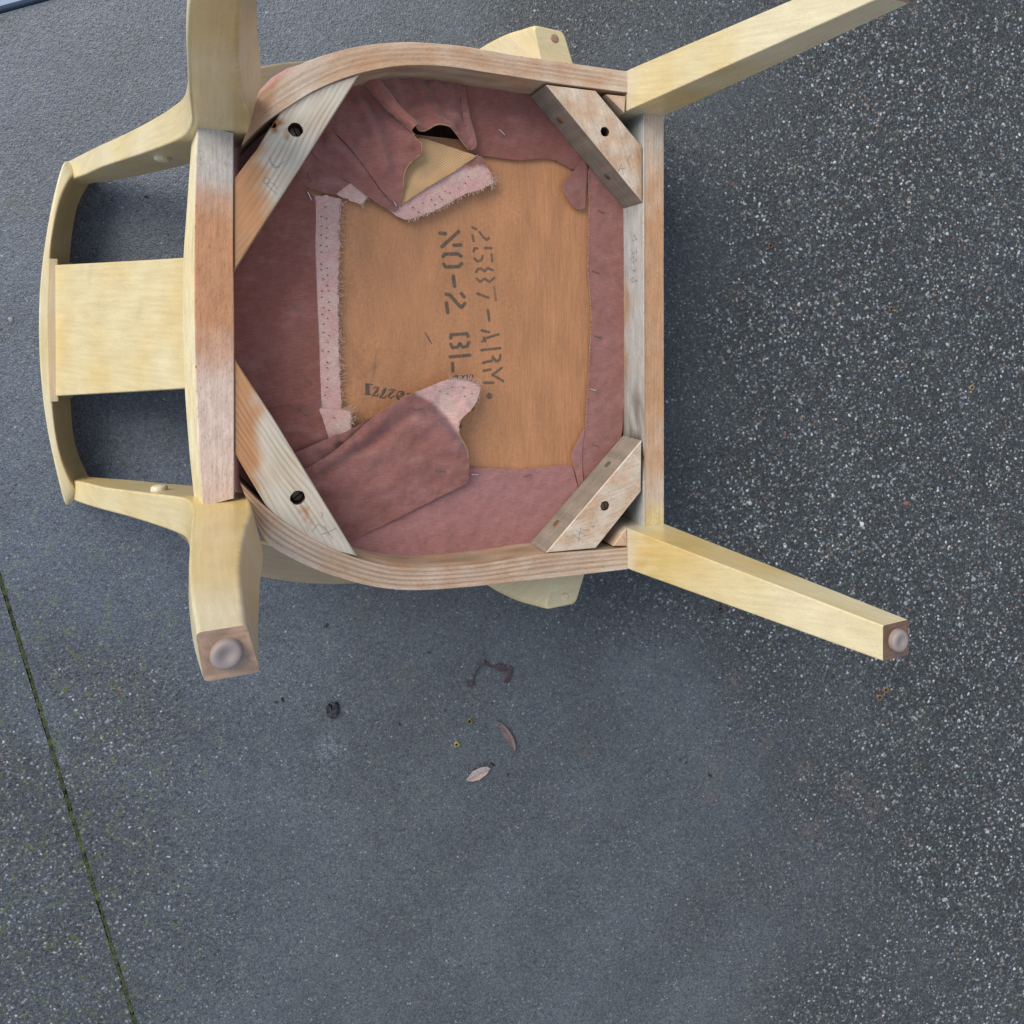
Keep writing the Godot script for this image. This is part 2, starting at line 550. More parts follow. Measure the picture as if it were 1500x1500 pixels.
func board_material() -> StandardMaterial3D:
	var w := 1024
	var n := FastNoiseLite.new()
	n.seed = 33
	n.frequency = 1.0
	var ink := PackedFloat32Array()
	ink.resize(w * w)
	var k := 1024.0 / 0.4
	for s in strokes():
		var half: float = s[0] * 0.00005 * k
		var dark: float = s[1]
		for i in range(2, s.size() - 3, 2):
			var p := Vector2((s[i + 1] * 0.0001 + 0.2) * k, (s[i] * 0.0001 - 0.08) * k)
			var q := Vector2((s[i + 3] * 0.0001 + 0.2) * k, (s[i + 2] * 0.0001 - 0.08) * k)
			var lo := p.min(q) - Vector2(half + 2, half + 2)
			var hi := p.max(q) + Vector2(half + 2, half + 2)
			for y in range(int(lo.y), int(hi.y) + 1):
				for x in range(int(lo.x), int(hi.x) + 1):
					var c := Vector2(x, y)
					var d := c.distance_to(Geometry2D.get_closest_point_to_segment(c, p, q)) + n.get_noise_2d(x * 0.25, y * 0.25) * 1.3
					var f := ss(half + 0.8, half - 0.8, d) * dark
					ink[y * w + x] = maxf(ink[y * w + x], f)
	var kc := v2([1341, 506])[0]
	kc = Vector2((kc.y + 0.2) * k, (kc.x - 0.08) * k)
	var data := PackedByteArray()
	data.resize(w * w * 3)
	var i := 0
	for y in w:
		for x in w:
			var c := Vector2(x, y)
			var dk := (c - kc) * Vector2(0.55, 1.0)
			var r := dk.length()
			var pull := exp(-r * r / 7000.0)
			var yy := y + pull * 26.0 * sin(dk.angle() * 2.0) + n.get_noise_2d(x * 0.0016, y * 0.003) * 14.0
			var v := n.get_noise_2d(x * 0.004, yy * 0.11) * 0.05 * (0.4 + 1.2 * ss(350.0, 700.0, y)) + n.get_noise_2d(x * 0.014, yy * 0.55) * 0.10 + n.get_noise_2d(x * 0.004, yy * 0.012) * 0.08 + n.get_noise_2d(x * 0.05, yy * 0.9) * 0.09
			var l := maxf(0.0, n.get_noise_2d(x * 0.03 + 70.0, yy * 0.7) - 0.5) * 0.35
			var ray := pull * 0.09 * maxf(0.0, n.get_noise_2d(dk.angle() * 3.0, r * 0.02)) + exp(-r * r / 60.0) * 0.12
			v = 1.0 + v - l - ray
			if y < 560 and n.get_noise_2d(x * 0.004, y * 0.004 + 40.0) > -0.05:
				v += 0.06 * n.get_noise_2d(x * 0.09, y * 0.05 + 30.0)
			var kk := ink[y * w + x] * clampf(0.72 + 0.5 * n.get_noise_2d(x * 0.02, yy * 0.5 + 9.0), 0.0, 0.9)
			data[i] = int(clampf(lerpf(184.0 * v, 62.0, kk), 0, 255))
			data[i + 1] = int(clampf(lerpf(128.0 * v - 10.0 * l, 58.0, kk), 0, 255))
			data[i + 2] = int(clampf(lerpf(86.0 * v - 12.0 * l, 52.0, kk), 0, 255))
			i += 3
	var m := mat("stencilled_plywood", ImageTexture.create_from_image(Image.create_from_data(w, w, false, Image.FORMAT_RGB8, data)), 2.5, 2.5, 0.6)
	m.uv1_offset = Vector3(0.5, -0.2, 0)
	return m

# ---------------------------------------------------------------- paving
func ground() -> void:
	var w := 2048
	var n := FastNoiseLite.new()
	n.frequency = 1.0
	n.fractal_type = FastNoiseLite.FRACTAL_NONE
	n.seed = 51
	var big := FastNoiseLite.new()
	big.seed = 52
	big.frequency = 0.004
	big.fractal_octaves = 4
	var bi := big.get_image(w, w, false, false, false).get_data()
	big.seed = 53
	big.frequency = 0.03
	big.fractal_octaves = 3
	var mi := big.get_image(w, w, false, false, false).get_data()
	big.seed = 54
	big.frequency = 0.33
	big.fractal_octaves = 2
	var fi := big.get_image(w, w, false, false, false).get_data()
	big.seed = 55
	big.frequency = 0.11
	big.fractal_octaves = 2
	var gi := big.get_image(w, w, false, false, false).get_data()
	var col := PackedByteArray()
	col.resize(w * w * 3)
	var hei := PackedByteArray()
	hei.resize(w * w)
	var base := Vector2(-0.45, -0.52)
	var i := 0
	var wear := PackedFloat32Array()      # how far the smooth skin has worn off, on a coarse grid
	wear.resize(64 * 64)
	for y in 64:
		for x in 64:
			var p := base + Vector2(x, y) * 0.025
			var x0 := 0.34 + 0.26 * ss(0.3, 0.6, p.y) + 0.14 * ss(-0.15, -0.4, p.y)
			var e := ss(x0 - 0.16, x0 + 0.32, p.x + n.get_noise_2d(p.x * 4.0, p.y * 4.0) * 0.14) * 0.95
			e = maxf(e, 0.55 * ss(-0.02, -0.3, p.x) * ss(0.3, 0.55, p.y + n.get_noise_2d(p.x * 5.0, p.y * 5.0 + 9.0) * 0.1))
			e = maxf(e, 0.4 * ss(0.1, 0.35, p.x) * ss(-0.3, -0.42, p.y))
			var rim := minf(minf(x, 63 - x), minf(y, 63 - y)) / 2.5
			e = lerpf(0.6, e, clampf(rim, 0.0, 1.0))
			wear[y * 64 + x] = clampf(e + n.get_noise_2d(p.x * 9.0 + 40.0, p.y * 9.0) * 0.10, 0.0, 1.0)
	for y in w:
		for x in w:
			var e := wear[(y >> 5) * 64 + (x >> 5)]
			var ex := (x & 31) / 32.0
			var ey := (y & 31) / 32.0
			var x1 := mini((x >> 5) + 1, 63)
			var y1 := mini((y >> 5) + 1, 63)
			e = lerpf(lerpf(e, wear[(y >> 5) * 64 + x1], ex), lerpf(wear[y1 * 64 + (x >> 5)], wear[y1 * 64 + x1], ex), ey)
			var f := fi[i] / 255.0 - 0.5
			var g := gi[i] / 255.0 - 0.5
			var v := 1.0 + (bi[i] / 255.0 - 0.5) * 0.22 + (mi[i] / 255.0 - 0.5) * 0.18 + f * lerpf(0.85, 1.2, e) + g * lerpf(0.35, 0.8, e)
			v = maxf(v, 0.25)
			var sky_sheen := ss(1100.0, 500.0, x + y * 0.25)  # bluer and brighter towards the left: sky sheen put into the colour
			var green := maxf(0.0, (mi[i] - 128.0) / 60.0) * maxf(0.0, (gi[i] - 110.0) / 90.0) * (0.35 + 1.3 * ss(500.0, 200.0, x) * ss(800.0, 1300.0, y))
			col[i * 3] = int(clampf(lerpf(lerpf(72.0, 79.0, sky_sheen), 51.0, e) * v, 0, 255))
			col[i * 3 + 1] = int(clampf(lerpf(lerpf(77.0, 87.0, sky_sheen), 53.0, e) * v + green * 4.0, 0, 255))
			col[i * 3 + 2] = int(clampf(lerpf(lerpf(82.0, 99.0, sky_sheen), 53.0, e) * v - green * 24.0, 0, 255))
			hei[i] = int(clampf(110.0 + f * lerpf(60.0, 110.0, e) + g * lerpf(30.0, 90.0, e), 0, 255))
			i += 1
	for s in 210000:
		var px := rng.randi_range(6, w - 7)
		var py := rng.randi_range(6, w - 7)
		var e := wear[(py >> 5) * 64 + (px >> 5)]
		if rng.randf() > lerpf(0.55, 1.0, e): continue
		var r := 0.4 + pow(rng.randf(), 1.6) * lerpf(0.85, 1.9, e)
		if rng.randf() < 0.02 * (0.15 + e): r *= rng.randf_range(1.3, 1.9)
		var pick := rng.randf()
		var c := Vector3(118, 122, 124)
		if pick < lerpf(0.07, 0.085, e): c = Vector3(192, 196, 198)
		elif pick < 0.28: c = Vector3(142, 145, 147)
		elif pick < 0.60: c = Vector3(34, 36, 38)
		elif pick < 0.68: c = Vector3(128, 108, 92)
		elif pick < 0.695: c = Vector3(110, 74, 64)
		elif pick < 0.80: c = Vector3(72, 84, 100)
		c *= rng.randf_range(0.82, 1.12)
		var a := lerpf(0.6, 0.92, e)
		var st := rng.randf_range(0.6, 1.0)
		var dir := Vector2.from_angle(rng.randf() * TAU)
		var m := int(ceil(r)) + 1
		for yy in range(-m, m + 1):
			for xx in range(-m, m + 1):
				var q := Vector2(xx, yy)
				var d := Vector2(q.dot(dir) * st, q.dot(dir.orthogonal())).length()
				if d < r + 0.5:
					var k := a * minf(1.0, r + 0.5 - d)
					var id := ((py + yy) * w + px + xx)
					col[id * 3] = int(lerpf(col[id * 3], minf(c.x, 255.0), k))
					col[id * 3 + 1] = int(lerpf(col[id * 3 + 1], minf(c.y, 255.0), k))
					col[id * 3 + 2] = int(lerpf(col[id * 3 + 2], minf(c.z, 255.0), k))
					hei[id] = int(lerpf(hei[id], 190.0 - 60.0 * d / r, k * 0.8))
	# rusty and mossy stains
	for s in [[5422, 6370, 172, 0], [5272, 6698, 199, 0], [6686, 6469, 299, 0], [7307, 6767, 332, 0], [6789, 7318, 266, 0], [7726, 7051, 332, 0], [3365, 6966, 93, 0], [2961, 6365, 93, 0], [1630, 5516, 93, 0], [2040, 4988, 79, 0], [2499, 4783, 66, 0], [560, 6170, 93, 0], [1068, 4696, 226, 1], [523, 3798, 199, 1], [-727, 4094, 186, 1], [-2914, 5715, 172, 1], [-2185, 5069, 172, 1], [-1984, 5788, 199, 1], [-1698, 6341, 172, 1], [-3668, -1464, 266, 1], [8148, 5429, 159, 1], [8469, 5903, 266, 1], [82, 5633, 266, 2], [-3152, 5522, 133, 2], [5621, 5120, 199, 0], [6074, 6029, 172, 0], [3527, 5936, 133, 0], [-3388, 5245, 119, 2]]:
		var c := Vector2((s[0] * 0.0001 - base.x) / 1.6 * w, (s[1] * 0.0001 - base.y) / 1.6 * w)
		var r: float = s[2] * 0.0001 / 1.6 * w
		for yy in range(int(c.y - r * 1.5), int(c.y + r * 1.5)):
			for xx in range(int(c.x - r * 1.5), int(c.x + r * 1.5)):
				if xx < 0 or yy < 0 or xx >= w or yy >= w: continue
				var d := Vector2(xx, yy).distance_to(c) / r + n.get_noise_2d(xx * 0.09, yy * 0.09) * 0.7
				var k := ss(1.0, 0.1, d) * 0.75 * ss(-0.1, 0.45, n.get_noise_2d(xx * 0.42, yy * 0.42) - d * 0.25)
				var id := yy * w + xx
				var t: Vector3 = [Vector3(112, 92, 80), Vector3(84, 90, 66), Vector3(140, 146, 156)][s[3]]
				col[id * 3] = int(lerpf(col[id * 3], t.x, k))
				col[id * 3 + 1] = int(lerpf(col[id * 3 + 1], t.y, k))
				col[id * 3 + 2] = int(lerpf(col[id * 3 + 2], t.z, k))
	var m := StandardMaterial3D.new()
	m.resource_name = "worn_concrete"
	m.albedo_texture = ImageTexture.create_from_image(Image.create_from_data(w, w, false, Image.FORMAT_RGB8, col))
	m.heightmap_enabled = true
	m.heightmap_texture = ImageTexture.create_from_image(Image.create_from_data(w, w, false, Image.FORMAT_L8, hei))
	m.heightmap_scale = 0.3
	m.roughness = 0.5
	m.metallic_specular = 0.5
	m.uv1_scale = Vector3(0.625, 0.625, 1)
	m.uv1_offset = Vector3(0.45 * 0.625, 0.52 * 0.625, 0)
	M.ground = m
	# the same concrete farther out, evenly worn
	var far_col := PackedByteArray()
	far_col.resize(1024 * 1024 * 3)
	var far_hei := PackedByteArray()
	far_hei.resize(1024 * 1024)
	for y in 1024:
		for x in 1024:
			var id := y * w + x
			var f := fi[id] / 255.0 - 0.5
			var g := gi[id] / 255.0 - 0.5
			var v := maxf(0.25, 1.0 + f + g * 0.6)
			var q := y * 1024 + x
			far_col[q * 3] = int(clampf(66.0 * v, 0, 255)); far_col[q * 3 + 1] = int(clampf(71.0 * v, 0, 255)); far_col[q * 3 + 2] = int(clampf(77.0 * v, 0, 255))
			far_hei[q] = int(clampf(110.0 + f * 90.0 + g * 60.0, 0, 255))
	for s in 34000:
		var px := rng.randi_range(3, 1020)
		var py := rng.randi_range(3, 1020)
		var r := 0.4 + pow(rng.randf(), 1.6) * 1.5
		var tone: float = [34.0, 38.0, 120.0, 142.0, 214.0][mini(4, int(pow(rng.randf(), 0.9) * 5.0 - (0.5 if rng.randf() < 0.5 else 0.0)))]
		if tone > 200.0 and rng.randf() < 0.6: tone = 110.0
		for yy in range(-2, 3):
			for xx in range(-2, 3):
				var k := clampf(r + 0.5 - Vector2(xx, yy).length(), 0.0, 1.0) * 0.85
				var q := (py + yy) * 1024 + px + xx
				for c in 3: far_col[q * 3 + c] = int(lerpf(far_col[q * 3 + c], tone, k))
	var m2: StandardMaterial3D = m.duplicate()
	m2.albedo_texture = ImageTexture.create_from_image(Image.create_from_data(1024, 1024, false, Image.FORMAT_RGB8, far_col))
	m2.heightmap_texture = ImageTexture.create_from_image(Image.create_from_data(1024, 1024, false, Image.FORMAT_L8, far_hei))
	m2.uv1_scale = Vector3(1.25, 1.25, 1)
	M.ground_far = m2
	# three slabs that meet at a mossy joint (left) and at a dark open gap (far corner)
	var j0 := Vector2(-0.3850, 0.3200)
	var j1 := Vector2(-0.2900, 0.6760)
	var t0 := Vector2(-0.3810, -0.3840)
	var t1 := Vector2(-0.3220, -0.4050)
	var jd := (j1 - j0).normalized()
	var td := (t1 - t0).normalized()
	var jn := Vector2(-jd.y, jd.x)          # towards the left slab
	var tn := Vector2(td.y, -td.x)          # towards the far corner
	var far := 80.0
	var cross: Variant = Geometry2D.line_intersects_line(j0, jd, t0, td)
	var x: Vector2 = cross
	slab("paving_slab", [x - jn * 0.0035 - tn * 0.0, x - jn * 0.0035 + jd * far, x - jn * far + jd * far, x - jn * far + td * 0.0], jd, jn, tn, x, 0)
	slab("paving_slab", [], jd, jn, tn, x, 1)
	slab("paving_slab", [], jd, jn, tn, x, 2)
	# earth below the joints
	var bed := plate(PackedVector2Array([Vector2(-90, -90), Vector2(90, -90), Vector2(90, 90), Vector2(-90, 90)]), 100.0, func(_p): return -0.03, 0.01, func(_p): return lin(42, 40, 36))
	obj("earth_bed", bed, M.plain, self).set_meta("kind", "structure")
	# the moss in the joint
	var a := Acc.new()
	var prev := []
	for s in 1500:
		var l := 0.02 + s * 0.0012
		var c := x + jd * (l + 0.0)
		c += jn * (n.get_noise_1d(l * 25.0) * 0.0012)
		var hw := 0.0031 + n.get_noise_1d(l * 70.0 + 50.0) * 0.0024 + n.get_noise_1d(l * 400.0) * 0.0010
		var cur := []
		for h in 7:
			var f := (h - 3) / 3.0
			var p := c + jn * f * hw
			var y := 0.0007 - f * f * 0.0024 + rng.randf_range(-0.0012, 0.0012)
			var g := 0.75 + rng.randf_range(-0.3, 0.35) + n.get_noise_1d(l * 60.0) * 0.4
			cur.append(a.add(Vector3(p.x, y, p.y), Vector3(rng.randf_range(-0.6, 0.6), 1, rng.randf_range(-0.6, 0.6)).normalized(), Vector2.ZERO, shade(lin(74, 82, 52), clampf(g, 0.15, 1.6))))
		if prev:
			for h in 6: a.quad(prev[h], prev[h + 1], cur[h + 1], cur[h])
		prev = cur
	var ms := obj("moss", a.mesh(), M.moss, self)
	tag(ms, "line of dark green moss growing in the joint between paving slabs", "moss", "", "stuff")

# the slabs are wedges between the two joint lines; which: 0 the one under the chair, 1 left of the moss, 2 beyond the open gap
func slab(called: String, _c: Array, jd: Vector2, jn: Vector2, tn: Vector2, x: Vector2, which: int) -> void:
	var far := 80.0
	var td := tn.orthogonal()
	if td.dot(-jn) < 0.0: td = -td
	var poly := PackedVector2Array()
	if which == 0:
		var o := x - jn * 0.0024
		poly = PackedVector2Array([o, o + jd * far, o + jd * far + td * far, o + td * far])
	elif which == 1:
		var o := x + jn * 0.0024
		poly = PackedVector2Array([o, o + jd * far, o + jd * far - td * far, o - td * far])
	else:
		var o := x + tn * 0.006
		poly = PackedVector2Array([o - td * far, o + td * far, o + td * far + tn * far, o - td * far + tn * far])
	var top := 0.0
	if which == 2: top = 0.006
	var a := Acc.new()
	var b := Acc.new()
	var rect := PackedVector2Array([Vector2(-0.449, -0.519), Vector2(1.149, -0.519), Vector2(1.149, 1.079), Vector2(-0.449, 1.079)])
	for part in 2:
		var ac: Acc = [b, a][part]
		for pl in (Geometry2D.intersect_polygons(poly, rect) if part == 0 else Geometry2D.clip_polygons(poly, rect)):
			var first := ac.v.size()
			for p in pl: ac.add(Vector3(p.x, top, p.y), Vector3.UP, p, Color.WHITE)
			var ti := Geometry2D.triangulate_polygon(pl)
			for t in range(0, ti.size(), 3): ac.tri(first + ti[t], first + ti[t + 1], first + ti[t + 2])
	for i in 4:
		var p := poly[i]
		var q := poly[(i + 1) % 4]
		var d := (q - p).normalized()
		var w := Vector3(d.y, 0, -d.x)
		var mid := (poly[0] + poly[2]) * 0.5
		if w.dot(Vector3((p + q).x * 0.5 - mid.x, 0, (p + q).y * 0.5 - mid.y)) < 0.0: w = -w
		a.quad(a.add(Vector3(p.x, top, p.y), w, p, Color.WHITE), a.add(Vector3(q.x, top, q.y), w, q, Color.WHITE), a.add(Vector3(q.x, -0.03, q.y), w, q, Color.WHITE), a.add(Vector3(p.x, -0.03, p.y), w, p, Color.WHITE))
	var m: StandardMaterial3D = M.ground_far
	if which == 2:
		m = StandardMaterial3D.new()
		m.resource_name = "smooth_slab"
		m.albedo_color = Color8(132, 148, 172)
		m.roughness = 0.55
	var me := a.mesh()
	if b.v.size(): me.add_surface_from_arrays(Mesh.PRIMITIVE_TRIANGLES, b.mesh().surface_get_arrays(0))
	obj(called, me, m, self).set_meta("kind", "structure")
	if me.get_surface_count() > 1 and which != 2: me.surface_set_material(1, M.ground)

# ---------------------------------------------------------------- things lying on the paving
func litter() -> void:
	# pale leaf with a midrib
	leaf("dry_leaf", [1875, 6210, 1966, 6087, 2075, 6030, 2166, 6019, 2212, 6069, 2157, 6139, 2057, 6206, 1965, 6226], [lin(176, 160, 156), lin(160, 134, 124)], [1875, 6219, 2038, 6139, 2267, 6073], "pale pinkish dry leaf with a clear midrib on the paving", 0.004)
	leaf("dry_leaf", [2287, 5423, 2369, 5466, 2461, 5565, 2525, 5682, 2553, 5796, 2534, 5888, 2497, 5830, 2433, 5731, 2369, 5606, 2323, 5509], [lin(120, 100, 96), lin(98, 78, 74)], [2287, 5423, 2452, 5639, 2534, 5888], "narrow curved brown leaf like a sickle above the pale leaf", 0.0035)
	# shrivelled leaf, dark purple brown
	var a := Acc.new()
	var cl := [lin(62, 50, 58), lin(48, 38, 44), lin(76, 60, 66)]
	var sp := v2([1896, 4886, 1959, 4899, 1977, 4845, 2023, 4727, 2078, 4638, 2142, 4613, 2187, 4672, 2261, 4695, 2343, 4700, 2417, 4723, 2481, 4699, 2462, 4782, 2407, 4881, 2389, 4908])
	for i in sp.size() - 1:
		var p := Vector3(sp[i].x, 0.003 + 0.002 * sin(i * 1.7), sp[i].y)
		var q := Vector3(sp[i + 1].x, 0.003 + 0.002 * sin((i + 1) * 1.7), sp[i + 1].y)
		var d := (q - p).normalized()
		var s := Vector3(-d.z, 0, d.x)
		var wd: float = [5, 7, 2.2, 1.6, 2.0, 5, 3, 4, 8, 5, 9, 10, 8, 3][i] * 0.0007
		var wn: float = [7, 2.2, 1.6, 2.0, 5, 3, 4, 8, 5, 9, 10, 8, 3, 1][i] * 0.0007
		var id := []
		for h in 3:
			var y := Vector3(0, [-0.0025, 0.0008, -0.0025][h], 0)
			id.append([a.add(p + s * (h - 1) * wd + y, (Vector3.UP + s * (h - 1)).normalized(), Vector2.ZERO, cl[(i + h) % 3]), a.add(q + s * (h - 1) * wn + y, (Vector3.UP + s * (h - 1)).normalized(), Vector2.ZERO, cl[(i + h + 1) % 3])])
		for h in 2: a.quad(id[h][0], id[h + 1][0], id[h + 1][1], id[h][1])
	tag(obj("shrivelled_leaf", a.mesh(), M.leaf, self), "shrivelled dark purple leaf curled like a hook on the paving", "leaf")
	# curled bark chip, a folded hoof shape
	var bk := v2([71, 5078, 105, 5045, 140, 5074, 148, 5120, 157, 5084, 183, 5023, 218, 5052, 226, 5134, 209, 5206, 139, 5246, 88, 5197])
	tag(obj("bark_chip", plate(bk, 0.0015, func(p): return 0.0058 + nz.get_noise_2d(p.x * 160.0, p.y * 160.0) * 0.0014, 0.0055, func(p): return shade(lin(40, 40, 49), 0.9 + 0.4 * nz.get_noise_2d(p.x * 500.0, p.y * 500.0)), {"rough": 0.0004, "bevel": 0.0006}), M.leaf, self), "dark notched chip of bark lying on the bare paving", "bark chip")
	# little rings: spent seed husks with a dark hollow
	var hl := [
		[[1931, 5407], 0.0042, "olive seed husk just left of the sickle shaped leaf's upper tip"],
		[[1758, 5710], 0.0040, "yellowish ring shaped seed husk left of the sickle shaped leaf"],
		[[7905, 5364], 0.0046, "upper brown husk of the close pair beyond the front leg's foot"],
		[[7810, 5468], 0.0046, "lower brown husk of the close pair beyond the front leg's foot"],
		[[5417, 4052], 0.0042, "dark brown husk beside the lower front leg's edge"],
		[[9249, 961], 0.0042, "tan husk with black hollow at the far right of the paving"],
		[[7983, -196], 0.0040, "rusty husk on coarse paving right of the chair, above the tan one"],
		[[6157, -1094], 0.0040, "rusty star shaped husk on the paving nearest the front rail"]]
	var tint := [lin(96, 88, 52), lin(140, 126, 76), lin(112, 90, 62), lin(108, 84, 58), lin(66, 50, 36), lin(126, 108, 76), lin(100, 74, 54), lin(104, 74, 54)]
	for i in hl.size():
		var r: float = hl[i][1]
		var ac := Acc.new()
		var rows := []
		for k in 6:
			var row := []
			for j in 15:
				var t := TAU * (j % 14) / 14.0
				var wob := 1.0 + 0.22 * sin(t * 3.0 + i) + 0.18 * sin(t * 7.0 + i * 2.0)
				var rad: float = [1.05, 0.95, 0.75, 0.52, 0.36, 0.05][k] * r * (wob if k < 3 else 1.0)
				var y: float = [0.0, 0.0012, 0.0026, 0.0028, 0.0012, 0.0008][k]
				row.append(ac.add(Vector3(rad * cos(t), y, rad * sin(t)), (Vector3(cos(t), 0, sin(t)) * [1.0, 0.8, 0.2, -0.5, -1.0, 0.0][k] + Vector3.UP * [0.3, 0.6, 1.0, 0.8, 0.3, 1.0][k]).normalized(), Vector2.ZERO, shade(tint[i], [0.8, 1.0, 1.25, 0.9, 0.14, 0.1][k])))
			rows.append(row)
		for k in 5:
			for j in 14: ac.quad(rows[k][j], rows[k][j + 1], rows[k + 1][j + 1], rows[k + 1][j])
		var o := obj("seed_husk", ac.mesh(), M.leaf, self)
		o.position = Vector3(hl[i][0][0] * 0.0001, 0.0, hl[i][0][1] * 0.0001)
		tag(o, hl[i][2], "seed husk", "seed husks scattered on the paving")
	# crumbs of bark and soil
	var cr := [[-572, 4982], [-487, 4960], [74, 4012], [2231, 6015], [2441, 6171], [1392, 4450], [1007, 5379], [4923, 6204], [5267, 6414], [9391, 6854], [-2123, -1607]]
	var cl2 := ["left crumb of the pair between the rear leg's foot and the bark chip", "right crumb of the pair between the rear leg's foot and the bark chip", "dark crumb on the paving under the striped side rail, beside the rear leg", "dark crumb just above the tip of the pale pinkish leaf", "dark crumb just right of the pale pinkish leaf", "dark crumb on the paving left of the shrivelled purple leaf", "dark crumb midway between the bark chip and the seed husks", "left crumb of two far below the lower front leg", "right crumb of two far below the lower front leg", "dark crumb alone on the coarse paving, lowest at the right", "dark crumb seen through the upper opening of the chair back"]
	var cm: Mesh = null
	for i in cr.size():
		if cm == null:
			var cc := Acc.new()
			tube_into(cc, PackedVector3Array([Vector3(-0.0022, 0.0006, 0), Vector3(-0.0012, 0.0012, 0.0004), Vector3(0.0005, 0.0014, 0.0), Vector3(0.0018, 0.0010, 0.0006), Vector3(0.0026, 0.0006, 0.0002)]), 0.0011, 5, lin(34, 30, 28))
			cm = cc.mesh()
		var co := obj("crumb", cm, M.leaf, self)
		co.position = Vector3(cr[i][0] * 0.0001, 0.0, cr[i][1] * 0.0001)
		co.rotation.y = i * 1.9
		co.scale = Vector3.ONE * rng.randf_range(0.7, 1.25)
		tag(co, cl2[i], "crumb", "dark crumbs on the paving")
	# larger loose stones
	var ls := [[[8230, 2650], lin(128, 84, 70), "reddish orange pebble on the paving right of the lower front leg", 0.0052],
		[[6583, -260], lin(176, 178, 178), "white pebble on the paving right of the front rail", 0.0034],
		[[8869, 324], lin(170, 172, 172), "white pebble near the right edge of the paving", 0.0034],
		[[6411, 3837], lin(176, 160, 128), "tan pebble close above the lower front leg", 0.0044],
		[[-3702, -27], lin(140, 142, 140), "whitish flake on the paving left of the crest rail", 0.0044]]
	for i in ls.size():
		var ac := Acc.new()
		var r: float = ls[i][3]
		var rows := []
		for k in 6:
			var row := []
			for j in 11:
				var t := TAU * (j % 10) / 10.0
				var ph := PI * 0.5 * k / 5.0
				var d := Vector3(cos(t) * cos(ph), sin(ph) * 0.55, sin(t) * cos(ph) * 0.7)
				var wob := 1.0 + 0.2 * nz.get_noise_3d(d.x * 1.6 + i * 5.0, d.y * 1.6, d.z * 1.6)
				row.append(ac.add(d * r * wob, (d * Vector3(1, 3, 2)).normalized(), Vector2.ZERO, shade(ls[i][1], 0.9 + 0.2 * nz.get_noise_2d(t * 2.0, k))))
			rows.append(row)
		for k in 5:
			for j in 10: ac.quad(rows[k][j], rows[k][j + 1], rows[k + 1][j + 1], rows[k + 1][j])
		var o := obj("pebble", ac.mesh(), M.leaf, self)
		o.position = Vector3(ls[i][0][0] * 0.0001, 0.0, ls[i][0][1] * 0.0001)
		o.rotation.y = i * 1.3
		tag(o, ls[i][2], "pebble", "loose pebbles on the paving")

func leaf(called: String, outline: Array, cols: Array, rib: Array, label: String, lift: float) -> void:
	var o := v2(outline)
	var rb := v2(rib)
	var c := (rb[0] + rb[rb.size() - 1]) * 0.5
	var e := (rb[rb.size() - 1] - rb[0]).normalized()
	var dist := func(p: Vector2) -> float:
		var d := 1e9
		for i in rb.size() - 1: d = minf(d, p.distance_to(Geometry2D.get_closest_point_to_segment(p, rb[i], rb[i + 1])))
		return d
	var top := func(p: Vector2) -> float:
		return 0.0012 + lift * minf(1.0, dist.call(p) / 0.008) * (0.7 + 0.3 * sin((p - c).dot(e) * 120.0))
	var m := plate(o, 0.0016, top, 0.0004, func(p): return shade((cols[0] as Color).lerp(cols[1], ss(-0.003, 0.003, (p - c).dot(Vector2(-e.y, e.x)))), (0.55 if dist.call(p) < 0.0009 else 1.0) * (0.9 + 0.35 * nz.get_noise_2d(p.x * 600.0, p.y * 600.0))))
	var l := obj(called, m, M.leaf, self)
	tag(l, label, "leaf")

# ---------------------------------------------------------------- the chair
func yellow(p: Vector3, fade: float) -> Color:          # lacquered maple, paler with fade: finish worn thin, and light put into some faces
	var a := nz.get_noise_3d(p.x * 9.0, p.y * 9.0, p.z * 9.0) * 0.5 + nz.get_noise_3d(p.x * 30.0, p.y * 11.0, p.z * 30.0) * 0.22
	var f := clampf(fade + a * 0.75, 0.0, 1.0)
	var c := lin(220, 195, 132).lerp(lin(230, 219, 184), f)
	var s := nz.get_noise_3d(p.x * 260.0, p.y * 260.0, p.z * 260.0)
	if s > 0.74: c = c.lerp(lin(140, 110, 70), (s - 0.74) * 0.9)
	return c

func bare(p: Vector3, pale: float) -> Color:            # raw wood, pinkish brown where bare and pale where the spray drifted over it
	var f := clampf(pale + nz.get_noise_3d(p.x * 26.0, p.y * 26.0, p.z * 26.0) * 0.35 + nz.get_noise_3d(p.x * 300.0, p.y * 300.0, p.z * 300.0) * 0.10, 0.0, 1.0)
	return lin(204, 156, 116).lerp(lin(220, 202, 182), f)

func flat(y: float) -> Callable:
	return func(_p: Vector2) -> float: return y

func build_chair() -> void:
	chair = Node3D.new()
	chair.name = "armchair"
	add_child(chair)
	chair.transform = Transform3D(Basis(Vector3(0, 0, 1), deg_to_rad(-20.0)), Vector3(0, 0.314, 0))
	tag(chair, "pale yellow wooden armchair lying upside down with torn maroon velvet under its seat", "armchair")
	frame()
	legs()
	back()
	arms()
	blocks()
	seat()

